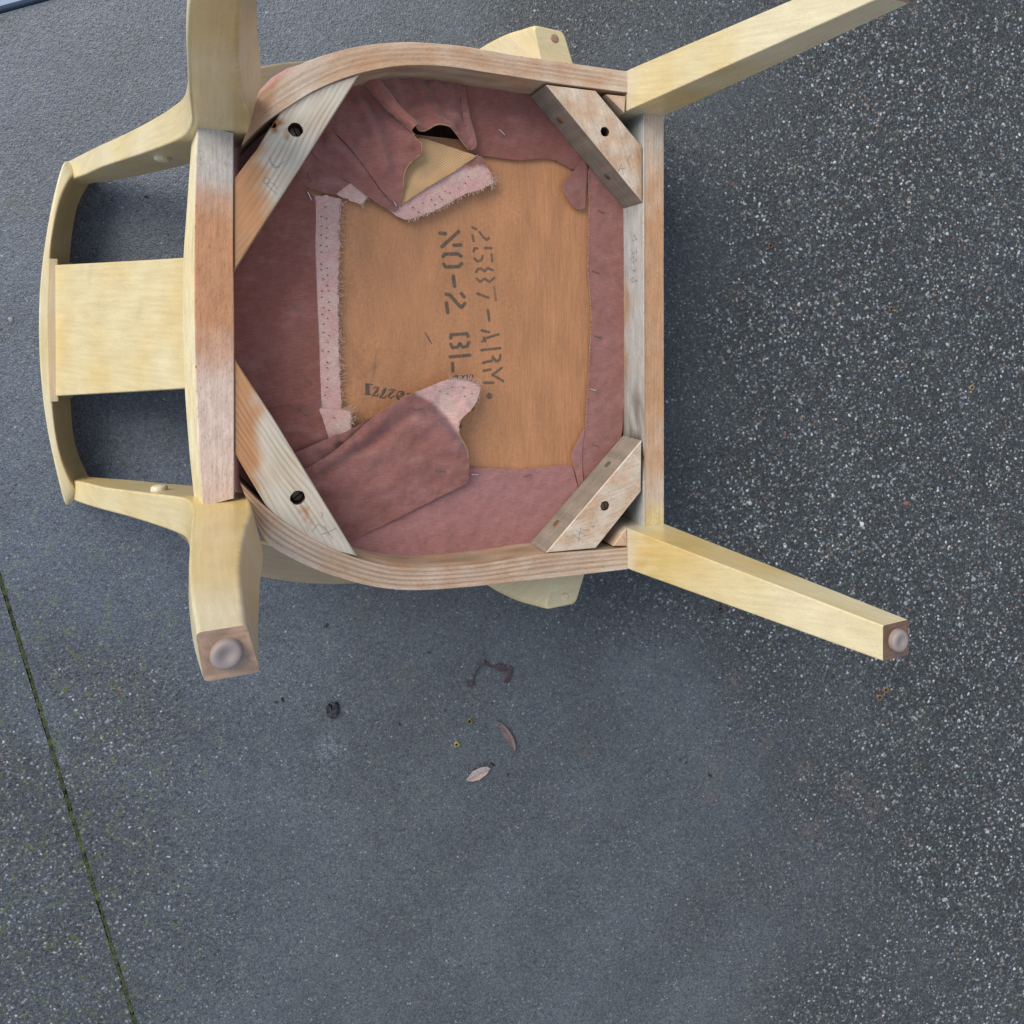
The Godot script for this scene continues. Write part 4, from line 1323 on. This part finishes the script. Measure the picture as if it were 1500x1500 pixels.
func seat() -> void:
	threads = Acc.new()
	# the upholstered cushion, seen only as slivers past the rails
	var o := v2([4453, -3093, 3346, -3059, 2319, -3046, 1682, -2981, 1280, -2861, 896, -2710, 671, -2617, 502, -2534, 375, -2431, 268, -2291, 199, -2090, 33, -1750, -24, -915, -28, -38, -31, 908, 21, 1691, 247, 2104, 512, 2373, 880, 2622, 1264, 2793, 1666, 2913, 2305, 2988, 2991, 3020, 4447, 3080, 4886, 2586, 4888, 1311, 4889, -95, 4890, -1498, 4891, -2619])
	if Geometry2D.is_polygon_clockwise(o): o.reverse()
	var a := Acc.new()
	var prof := [[0.030, -0.0565], [0.006, -0.0568], [0.0, -0.061], [-0.002, -0.072], [0.0, -0.086], [0.006, -0.106], [0.020, -0.122], [0.05, -0.132], [0.11, -0.139], [0.2, -0.141]]
	var rows := []
	var cen := Vector2(0.23, 0.005)
	for pr in prof:
		var row := PackedVector3Array()
		for i in o.size():
			var d := (cen - o[i])
			var q: Vector2 = o[i] + d.normalized() * minf(pr[0], d.length())
			row.append(Vector3(q.x, pr[1], q.y))
		rows.append(row)
	var ids := []
	for k in rows.size():
		var row := []
		for i in o.size() + 1:
			var j := i % o.size()
			var p: Vector3 = rows[k][j]
			var tu: Vector3 = rows[k][(j + 1) % o.size()] - rows[k][(j + o.size() - 1) % o.size()]
			var tv: Vector3 = rows[mini(k + 1, rows.size() - 1)][j] - rows[maxi(k - 1, 0)][j]
			var n := tu.cross(tv).normalized()
			if n.dot(p - Vector3(cen.x, -0.085, cen.y)) < 0.0: n = -n
			row.append(a.add(p, n, Vector2(i * 0.04, p.y), velvet(Vector2(p.x, p.z), 0.9).lerp(lin(200, 150, 150), 0.4)))
		ids.append(row)
	for k in ids.size() - 1:
		for i in o.size():
			a.quad(ids[k][i], ids[k][i + 1], ids[k + 1][i + 1], ids[k + 1][i])
	pad = obj("seat_pad", a.mesh(), M.velvet, chair)
	pad.set_meta("label", "velvet covered seat pad showing its wooden underside")
	# plywood board with the stencilled number
	obj("seat_board", plate(PackedVector2Array([Vector2(0.03, -0.2), Vector2(0.43, -0.2), Vector2(0.43, 0.2), Vector2(0.03, 0.2)]), 0.02, flat(BOARD), 0.002, func(_p): return Color.WHITE), M.board, pad)
	var vel: StandardMaterial3D = M.velvet
	var dk := func(p: Vector2) -> Color: return velvet(p, 0.05)
	var mid := func(p: Vector2) -> Color: return velvet(p, 0.35)
	var rim := func(_p: Vector2) -> Color: return lin(206, 164, 128)
	var lt := func(p: Vector2) -> Color: return velvet(p, 0.95).lerp(lin(206, 140, 140), 0.25)
	# flat panels stapled to the board
	cloth("velvet_panel", [16, -1350, 6, 550, -1482, 6, 709, -1261, 14, 754, -1236, 17, 760, -1015, 16, 752, -737, 17, 758, -460, 16, 770, -112, 17, 782, 235, 16, 794, 584, 17, 806, 961, 15, 510, 1057, 10, 291, 1317, 3, 7, 1297, 0], [], vel, dk).set_meta("label", "dark maroon panel along the back rail")
	cloth("selvedge", [678, -1260, 3, 872, -1254, 13, 1004, -1243, 16, 990, -961, 15, 982, -608, 17, 968, -256, 15, 974, 96, 17, 979, 448, 16, 992, 695, 17, 1005, 956, 15, 736, 945, 4, 712, 235, 3, 688, -458, 3], [], M.selvedge, pink, {"rough": 0.0011, "round": 0.1})
	fray([998, -1236, 15, 984, -960, 15, 976, -608, 16, 968, -256, 15, 974, 95, 16, 979, 448, 16, 992, 695, 16, 1005, 942, 15], Vector2(1, 0.3), 0.0009, 0.0050)
	cloth("velvet_panel", [862, 2524, 0, 1132, 2090, 0, 1695, 1969, 2, 2142, 1675, 4, 2373, 1655, 8, 2571, 1679, 7, 2772, 1703, 9, 3021, 1732, 6, 3275, 1720, 9, 3609, 1715, 6, 3681, 1983, 4, 3726, 2135, 2, 3627, 2894, 0, 2938, 2940, 0, 2263, 2887, 0, 1635, 2808, 0, 1268, 2717, 0], [], vel, lt, {"rough": 0.0002}).set_meta("label", "pinkish velvet panel along the striped rail")
	cloth("velvet_panel", [3821, -1819, 6, 3846, -1394, 9, 3819, -900, 7, 3817, -571, 9, 3863, -244, 7, 3871, 86, 9, 3835, 497, 6, 3815, 801, 9, 3798, 1072, 7, 3778, 1334, 9, 3742, 1520, 8, 3752, 1759, 7, 3771, 1991, 4, 3993, 1829, 0, 4313, 1560, 0, 4316, -1432, 0, 4317, -2021, 0, 3997, -2028, 2], [], vel, func(p): return velvet(p, 0.55), {"rough": 0.0003}).set_meta("label", "narrow velvet strip along the front rail")
	fray([3820, -1802, 8, 3837, -1393, 9, 3818, -571, 8, 3863, -79, 8, 3825, 744, 8, 3779, 1317, 8], Vector2(-1, 0), 0.0009, 0.0013)
	cloth("velvet_flap", [3778, 1284, 9, 3686, 1434, 14, 3587, 1598, 16, 3650, 1799, 12, 3706, 2025, 8, 3759, 1989, 10, 3740, 1765, 13, 3740, 1519, 14], [], vel, lt)
	cloth("velvet_panel", [2276, -2787, 0, 2949, -2855, 0, 3725, -2774, 0, 4232, -2347, 0, 4136, -1918, 2, 3775, -1921, 7, 3702, -1815, 9, 3612, -1798, 10, 3488, -1850, 12, 3383, -1887, 13, 3279, -1892, 13, 3109, -1866, 12, 2941, -1833, 14, 2697, -1838, 12, 2457, -1843, 15, 2333, -1868, 10, 2304, -2184, 6], [], vel, dk).set_meta("label", "maroon panel along the plain rail")
	cloth("velvet_flap", [3761, -1933, 18, 3603, -1753, 30, 3467, -1593, 38, 3509, -1492, 42, 3554, -1415, 40, 3600, -1363, 36, 3655, -1327, 32, 3720, -1325, 26, 3776, -1338, 22, 3787, -1511, 19, 3807, -1718, 15, 3808, -1857, 14], [], vel, mid, {"rough": 0.0002}).set_meta("label", "little rounded velvet tab beside the front block")
	# lower pleats
	cloth("velvet_flap", [200, 939, 10, 298, 916, 20, 403, 893, 26, 509, 891, 30, 642, 903, 32, 778, 916, 32, 830, 1072, 30, 876, 1250, 28, 680, 1398, 22, 540, 1539, 16, 352, 1456, 12], [580, 950, 16, 540, 1194, 26], vel, dk, {"wrinkle": 0.0006, "step": 0.0026, "fold": [-0.4, 0.0020]}).set_meta("label", "maroon fold beside the frayed corner")
	cloth("selvedge", [778, 916, 33, 928, 937, 40, 1101, 958, 46, 1081, 1000, 43, 1101, 1043, 45, 1075, 1085, 40, 1095, 1143, 36, 982, 1207, 30, 876, 1257, 29, 830, 1072, 31], [], M.selvedge, pink, {"rough": 0.0003, "round": 0.1})
	fray([994, 939, 42, 1101, 958, 45, 1088, 1050, 43, 1095, 1136, 36], Vector2(1, 0.1), 0.0006, 0.0055)
	cloth("velvet_flap", [508, 1412, 20, 555, 1348, 66, 662, 1306, 80, 790, 1251, 90, 868, 1221, 94, 920, 1190, 92, 977, 1189, 68, 1031, 1171, 64, 1125, 1127, 66, 1220, 1076, 68, 1343, 996, 70, 1264, 1108, 50, 1127, 1215, 46, 993, 1305, 44, 828, 1448, 42, 652, 1614, 38, 577, 1540, 30], [661, 1360, 86, 789, 1305, 96, 920, 1245, 98, 794, 1401, 54, 989, 1252, 72], vel, mid, {"wrinkle": 0.0004, "step": 0.0026}).set_meta("label", "rolled fold tucked behind the big velvet flap")
	var zone := v2([1675, 675, 2132, 577, 2580, 702, 2469, 964, 2252, 1112, 2206, 1275, 2146, 1196, 2078, 1066, 1966, 949, 1863, 864, 1747, 808])
	var smear := v2([1893, 976, 2041, 1057, 2176, 1228, 2267, 1369, 2297, 1506, 2236, 1442, 2145, 1286, 2026, 1145])
	cloth("velvet_flap", [576, 1441, 45, 649, 1525, 76, 750, 1462, 90, 853, 1399, 104, 957, 1322, 114, 1029, 1263, 120, 1118, 1193, 104, 1212, 1099, 110, 1307, 1019, 116, 1389, 965, 122, 1472, 918, 128, 1555, 864, 134, 1638, 816, 142, 1709, 782, 146, 1782, 763, 142, 1888, 724, 126, 2011, 677, 108, 2135, 652, 94, 2244, 655, 86, 2353, 681, 80, 2464, 746, 74, 2453, 836, 82, 2401, 939, 100, 2308, 1030, 126, 2226, 1100, 142, 2194, 1164, 150, 2200, 1239, 152, 2248, 1332, 146, 2296, 1419, 138, 2314, 1520, 126, 2320, 1636, 106, 2318, 1737, 86, 2322, 1808, 72, 2127, 1890, 58, 1957, 1958, 46, 1687, 2072, 36, 1411, 2188, 28, 1230, 2254, 24, 1088, 2309, 20, 995, 2320, 10, 795, 1907, 30],
		[736, 1541, 106, 915, 1414, 126, 1073, 1292, 134, 1222, 1182, 134, 1358, 1062, 138, 858, 1629, 60, 1056, 1532, 64, 1258, 1376, 76, 1410, 1243, 80, 1569, 1077, 100, 1714, 893, 124, 1859, 840, 124, 1400, 1605, 56, 1685, 1702, 52, 1677, 1258, 90, 1962, 1125, 120, 1971, 1574, 82, 2109, 1355, 126, 2004, 981, 102, 2134, 913, 96, 2136, 801, 88, 1823, 1415, 86, 1126, 1939, 40, 1977, 1817, 54], vel,
		func(p: Vector2) -> Color: return velvet(p, 0.4).lerp(pink(p), soft(p, zone, 0.0025)).lerp(lin(118, 104, 112), 0.55 * soft(p, smear, 0.004)), {"step": 0.0024, "wrinkle": 0.0006, "fold": [-0.6, 0.0005], "ridges": [[[712, 1639, 887, 1536, 1121, 1393, 1395, 1227, 1679, 1040], -0.0036, 0.0065], [[1256, 1816, 1535, 1684, 1837, 1534], 0.0016, 0.008], [[1750, 1337, 1971, 1218, 2151, 1288], -0.0020, 0.007]], "back": lin(196, 160, 116), "side": rim}).set_meta("label", "large velvet flap with curled pink end over the serial number")
	fray([2081, 658, 96, 2197, 646, 88, 2353, 674, 80, 2464, 738, 74], Vector2(0.35, -1), 0.0004, 0.0042)
	fray([2464, 738, 74, 2454, 851, 80, 2393, 954, 100], Vector2(1, 0.3), 0.0007, 0.0024)
	# upper pleats, from the back corner round to the plain rail
	cloth("velvet_flap", [551, -1653, 10, 729, -1731, 24, 870, -1535, 40, 987, -1468, 48, 1094, -1400, 52, 1015, -1339, 36, 950, -1272, 24, 846, -1279, 16, 741, -1305, 14, 658, -1333, 12, 563, -1428, 8], [802, -1442, 54, 689, -1561, 26, 894, -1396, 50, 753, -1387, 26], vel, mid, {"wrinkle": 0.0003, "step": 0.0026, "fold": [0.75, 0.0018]}).set_meta("label", "small pleat with a pink tip, nearest the brace")
	cloth("selvedge", [1093, -1400, 53, 1189, -1339, 46, 1286, -1277, 40, 1245, -1253, 34, 1232, -1210, 30, 1185, -1185, 26, 1070, -1233, 24, 950, -1272, 25, 1015, -1339, 37], [], M.selvedge, pink, {"rough": 0.0006, "round": 0.1})
	fray([1280, -1277, 34, 1232, -1224, 30, 1185, -1185, 27], Vector2(1, 0.9), 0.0007, 0.0028)
	cloth("velvet_flap", [710, -1840, 22, 869, -1963, 52, 966, -1859, 70, 1070, -1757, 84, 1156, -1653, 88, 1237, -1548, 90, 1319, -1435, 88, 1403, -1323, 82, 1488, -1245, 74, 1590, -1182, 62, 1536, -1130, 46, 1451, -1167, 48, 1381, -1197, 50, 1276, -1266, 56, 1186, -1328, 64, 1091, -1397, 66, 972, -1464, 60, 855, -1531, 52, 772, -1623, 36, 678, -1733, 20], [879, -1807, 74, 970, -1662, 84, 1076, -1547, 82, 1199, -1420, 72, 806, -1808, 30, 1028, -1680, 94, 1142, -1538, 92], vel, mid, {"wrinkle": 0.0003, "step": 0.0026, "fold": [0.95, 0.0008], "ridges": [[[776, -1797, 932, -1620, 1132, -1443, 1323, -1304], -0.0022, 0.005], [[867, -1849, 1032, -1672, 1200, -1506], 0.0020, 0.005]]}).set_meta("label", "second pleat above the small pink tipped one")
	cloth("velvet_flap", [838, -1921, 40, 1006, -2365, 30, 1215, -2481, 30, 1309, -2348, 45, 1410, -2244, 60, 1484, -2179, 74, 1551, -2111, 90, 1623, -2042, 116, 1703, -1974, 140, 1728, -1930, 158, 1786, -1873, 184, 1792, -1822, 190, 1794, -1774, 180, 1743, -1709, 150, 1678, -1643, 122, 1644, -1584, 110, 1624, -1511, 104, 1619, -1411, 96, 1607, -1296, 82, 1589, -1189, 66, 1492, -1242, 92, 1405, -1325, 110, 1321, -1437, 118, 1239, -1550, 118, 1159, -1655, 114, 1073, -1759, 108, 969, -1862, 92, 881, -1948, 64],
		[1094, -1936, 106, 1177, -1788, 126, 1265, -1670, 130, 1354, -1538, 126, 1439, -1406, 112, 1069, -2226, 55, 1169, -2168, 60, 1269, -2073, 70, 1377, -1962, 84, 1444, -1839, 94, 1485, -1714, 96, 1528, -1591, 90, 1558, -1451, 82, 1307, -2203, 52, 1510, -2030, 80, 1605, -1886, 130, 1692, -1840, 156, 1701, -1756, 146, 1606, -1722, 124], vel, func(p): return velvet(p, 0.2), {"step": 0.0024, "wrinkle": 0.0004, "fold": [1.17, 0.0012], "ridges": [[[1196, -2231, 1304, -1991, 1386, -1795, 1455, -1595], 0.0042, 0.0065], [[1223, -2361, 1366, -2112, 1442, -1944, 1497, -1757, 1539, -1589], -0.0040, 0.0055], [[1466, -2049, 1578, -1948, 1678, -1845], 0.0030, 0.006], [[1030, -1934, 1143, -1765, 1299, -1555, 1437, -1354], -0.0022, 0.006]], "back": lin(196, 160, 116), "side": rim}).set_meta("label", "broad maroon pleat with a wavy open edge")
	cloth("velvet_flap", [1214, -2478, 40, 1303, -2338, 78, 1402, -2232, 100, 1475, -2167, 116, 1542, -2101, 130, 1616, -2034, 148, 1690, -1967, 166, 1699, -2005, 190, 1725, -2049, 200, 1756, -2005, 160, 1819, -2004, 136, 1872, -2027, 160, 1921, -2061, 196, 1975, -2078, 214, 2033, -2077, 216, 2095, -2065, 206, 2165, -2016, 170, 2238, -1954, 124, 2293, -1907, 94, 2345, -1871, 74, 2359, -1947, 80, 2358, -2059, 84, 2347, -2249, 72, 2321, -2439, 54, 2306, -2617, 30, 2071, -2658, 24, 1877, -2628, 24, 1629, -2603, 26, 1415, -2553, 34],
		[1308, -2421, 90, 1392, -2316, 155, 1488, -2212, 195, 1588, -2121, 215, 1671, -2052, 220, 1524, -2301, 120, 1638, -2203, 116, 1711, -2120, 140, 1771, -2153, 96, 1693, -2312, 60, 1625, -2452, 45, 1964, -2217, 146, 2115, -2203, 134, 1892, -2408, 80, 2103, -2485, 44, 2215, -2076, 100, 1454, -2483, 50, 1985, -2536, 64, 2165, -2377, 64], vel, func(p): return velvet(p, 0.2), {"step": 0.0022, "wrinkle": 0.0004, "fold": [1.25, 0.0007], "ridges": [[[1862, -2607, 1980, -2419, 2069, -2195], -0.0034, 0.0055], [[1731, -2587, 1847, -2400, 1950, -2209], 0.0026, 0.006], [[2160, -2653, 2220, -2379, 2281, -2117], -0.0030, 0.0045]], "back": lin(150, 110, 80), "round": 0.3, "side": rim}).set_meta("label", "rolled pleat arching over a dark hollow")
	cloth("velvet_flap", [2304, -2615, 36, 2317, -2434, 70, 2340, -2243, 92, 2369, -2155, 98, 2398, -2052, 104, 2421, -1949, 106, 2408, -1896, 96, 2367, -1873, 78, 2339, -1879, 70, 2314, -1981, 74, 2283, -2127, 76, 2256, -2314, 66, 2255, -2507, 44], [2298, -2272, 106, 2333, -2086, 116, 2363, -1962, 116], vel, mid, {"step": 0.0022, "wrinkle": 0.0003}).set_meta("label", "narrow rolled fold at the end of the pleats")
	cloth("twill_backing", [1781, -1946, 50, 1855, -1948, 48, 2061, -1904, 54, 2255, -1856, 66, 2436, -1812, 82, 2371, -1765, 90, 2307, -1720, 96, 2238, -1668, 98, 2169, -1609, 98, 2020, -1506, 94, 1873, -1406, 88, 1731, -1301, 74, 1598, -1191, 56, 1572, -1271, 44, 1581, -1432, 36, 1626, -1583, 32, 1697, -1721, 34, 1754, -1842, 42], [1982, -1684, 70, 1837, -1562, 58], M.twill, func(p): return shade(lin(226, 182, 132), 1.0 + 0.08 * nz.get_noise_2d(p.x * 40.0, p.y * 40.0)), {"wrinkle": 0.0004, "round": 0.1, "grain": 0.25}).set_meta("label", "tan twill back of the folded cover")
	var lip := v2([2258, -1693, 2444, -1841, 2539, -1836, 2570, -1701, 2444, -1712, 2335, -1663])
	cloth("selvedge", [1385, -1222, 30, 1517, -1239, 34, 1622, -1231, 46, 1734, -1332, 60, 1878, -1438, 70, 2024, -1539, 78, 2174, -1642, 82, 2312, -1746, 82, 2436, -1820, 80, 2485, -1818, 76, 2517, -1784, 72, 2559, -1698, 66, 2599, -1619, 62, 2632, -1538, 58, 2552, -1492, 60, 2441, -1436, 64, 2362, -1414, 66, 2285, -1377, 66, 2162, -1300, 66, 2057, -1232, 64, 1954, -1174, 58, 1867, -1131, 52, 1766, -1088, 46, 1673, -1060, 40, 1609, -1071, 34, 1546, -1104, 30, 1469, -1164, 28], [2360, -1556, 74, 2055, -1365, 72], M.selvedge, func(p: Vector2) -> Color: return pink(p).lerp(velvet(p, 0.2), 0.9 * soft(p, lip, 0.002)), {"rough": 0.0006, "round": 0.15, "wrinkle": 0.0007, "back": lin(196, 160, 116)}).set_meta("label", "pink frayed edge of the folded cover")
	fray([2632, -1538, 58, 2441, -1436, 64, 2285, -1378, 65, 2057, -1232, 64, 1867, -1131, 52, 1694, -1062, 40], Vector2(0.4, 1), 0.0005, 0.0030)
	fray([2551, -1667, 64, 2632, -1546, 58, 2600, -1512, 58], Vector2(1, 0.5), 0.0004, 0.0050)
	# the tight roll beside the hollow, and the tan cut edges of the flaps that stand up
	var ra := Acc.new()
	var rl := v3([1277, -2533, 30, 1332, -2437, 70, 1407, -2330, 110, 1498, -2219, 145, 1598, -2126, 170, 1672, -2068, 185, 1720, -2022, 190])
	var prev := []
	for i in rl.size():
		var t := (rl[mini(i + 1, rl.size() - 1)] - rl[maxi(i - 1, 0)]).normalized()
		var s := t.cross(Vector3.UP).normalized()
		var w := s.cross(t)
		var cur := []
		var rad: float = [0.0085, 0.0082, 0.0076, 0.0068, 0.0058, 0.0050, 0.0046][i]
		for j in 15:
			var an := deg_to_rad(lerpf(-75.0, 255.0, j / 14.0))
			var d := s * cos(an) + w * sin(an)
			var p := rl[i] + Vector3(0, CLOTH, 0) + d * rad * (1.0 + 0.07 * sin(i * 2.0 + j))
			cur.append(ra.add(p, d, Vector2(j * 0.002, i * 0.014), velvet(Vector2(p.x, p.z), 0.45).lerp(lin(190, 106, 76), 0.35)))
			if prev and j > 0: ra.quad(prev[j - 1], prev[j], cur[j], cur[j - 1])
		prev = cur
	obj("velvet_roll", ra.mesh(), M.velvet, pad)
	for line in [[1700, -1957, 152, 1733, -1907, 166, 1786, -1866, 184, 1792, -1822, 188, 1794, -1774, 178, 1744, -1710, 148, 1678, -1643, 120, 1645, -1585, 108, 1625, -1512, 102, 1619, -1411, 94, 1607, -1297, 80, 1589, -1196, 66], [1691, -2025, 225, 1678, -2003, 190, 1698, -1969, 162, 1729, -1954, 150], [1737, -2041, 180, 1764, -2007, 156, 1820, -2005, 134, 1872, -2027, 158, 1922, -2061, 194, 1976, -2078, 212, 2034, -2078, 214, 2096, -2066, 204, 2166, -2017, 168, 2239, -1954, 122, 2294, -1907, 92, 2337, -1878, 76], [2454, 806, 80, 2401, 931, 98, 2308, 1023, 124, 2227, 1093, 140, 2187, 1157, 148, 2193, 1239, 150, 2240, 1332, 144, 2288, 1419, 136, 2307, 1519, 124, 2313, 1636, 104], [2435, -1826, 84, 2370, -1772, 92, 2307, -1727, 98, 2169, -1616, 99, 2019, -1513, 96, 1873, -1413, 89, 1730, -1308, 76, 1604, -1205, 60]]:
		var l := v3(line)
		var sm2 := PackedVector3Array()
		for i in l.size() - 1:
			for k in 4:
				sm2.append(l[i].cubic_interpolate(l[i + 1], l[maxi(i - 1, 0)], l[mini(i + 2, l.size() - 1)], k / 4.0) + Vector3(0, CLOTH - 0.0003, 0))
		sm2.append(l[l.size() - 1] + Vector3(0, CLOTH - 0.0003, 0))
		var ea := Acc.new()
		tube_into(ea, sm2, 0.00075, 6, lin(196, 152, 118))
		obj("cut_edge", ea.mesh(), M.selvedge, pad)
	# dotted lines of needle holes along the selvedges
	var dots := [[858, -1161, 16, 857, -847, 16, 869, -463, 18, 875, -114, 16, 874, 236, 18, 859, 585, 17, 846, 865, 16], [806, -1053, 14, 817, -322, 14, 828, 375, 14], [1692, -1184, 52, 1908, -1265, 66, 2128, -1429, 82, 2374, -1602, 80], [1764, -1138, 52, 2018, -1287, 72, 2359, -1540, 78], [914, 978, 44, 928, 1091, 40, 902, 1188, 34], [1962, 778, 124, 2157, 802, 96, 2347, 891, 98], [2079, 724, 106, 2233, 752, 94, 2427, 850, 90]]
	var da := Acc.new()
	for d in dots:
		var l := v3(d)
		for i in l.size() - 1:
			var m := int(l[i].distance_to(l[i + 1]) / 0.0085)
			for k in m:
				var p := l[i].lerp(l[i + 1], (k + 0.3) / m)
				if rng.randf() < 0.15: continue
				p += Vector3(rng.randf_range(-0.0009, 0.0009), 0, rng.randf_range(-0.002, 0.002))
				var ang := rng.randf_range(-0.6, 0.6)
				var e := Vector3(cos(ang), 0, sin(ang)) * 0.0007
				tube_into(da, PackedVector3Array([p + Vector3(0, CLOTH + 0.0002, 0) - e, p + Vector3(0, CLOTH + 0.0004, 0) + e]), 0.00045, 4, lin(58, 44, 44))
	obj("needle_hole", da.mesh(), M.ink, pad).set_meta("kind", "stuff")
	obj("frayed_threads", threads.mesh(), M.selvedge, pad).set_meta("kind", "stuff")
	# staples: x, z, height, direction in degrees
	var sl := [[2154, -2274, 20, 45], [2737, -2129, 13, 40], [1409, -1543, 90, 60], [702, -1425, 22, 65], [696, -1239, 16, 65], [684, 637, 8, 52], [636, 952, 26, 42], [1366, 1095, 94, 42], [1582, 1386, 64, 52], [2003, 1645, 74, 8], [2411, 1734, 9, 8], [1741, 952, 130, 2], [3994, -1323, 6, 15], [3918, -591, 8, 15], [3945, 193, 8, 8], [3880, 836, 8, 15], [3916, 1508, 6, 18], [3028, 1795, 9, -15], [565, -110, 3, 52], [2053, 1959, 52, -25], [1525, -1227, 66, 52]]
	var one := Acc.new()
	tube_into(one, PackedVector3Array([Vector3(-0.0042, -0.002, 0), Vector3(-0.0042, 0.0001, 0), Vector3(-0.0039, 0.0005, 0), Vector3(0.0039, 0.0005, 0), Vector3(0.0042, 0.0001, 0), Vector3(0.0042, -0.002, 0)]), 0.00052, 6, lin(222, 220, 216))
	var sm := one.mesh()
	var sm2b := one.mesh()
	for s in sl:
		var so := obj("staple", sm if rng.randf() < 0.55 else sm2b, M.steel, pad)
		if so.mesh == sm2b: so.set_surface_override_material(0, M.steel_dark)
		so.position = Vector3(s[0] * 0.0001, CLOTH + s[2] * 0.0001 + 0.0010, s[1] * 0.0001)
		so.rotation.y = deg_to_rad(-s[3])
	# loose thread over the board and a splinter in the plywood
	var th := Acc.new()
	var tp := v3([1106, 1075, 10, 1146, 1034, 20, 1215, 1031, 15, 1243, 1083, 10])
	for i in tp.size(): tp[i].y += CLOTH
	tube_into(th, tp, 0.0004, 4, lin(190, 140, 84))
	obj("loose_thread", th.mesh(), M.selvedge, pad)
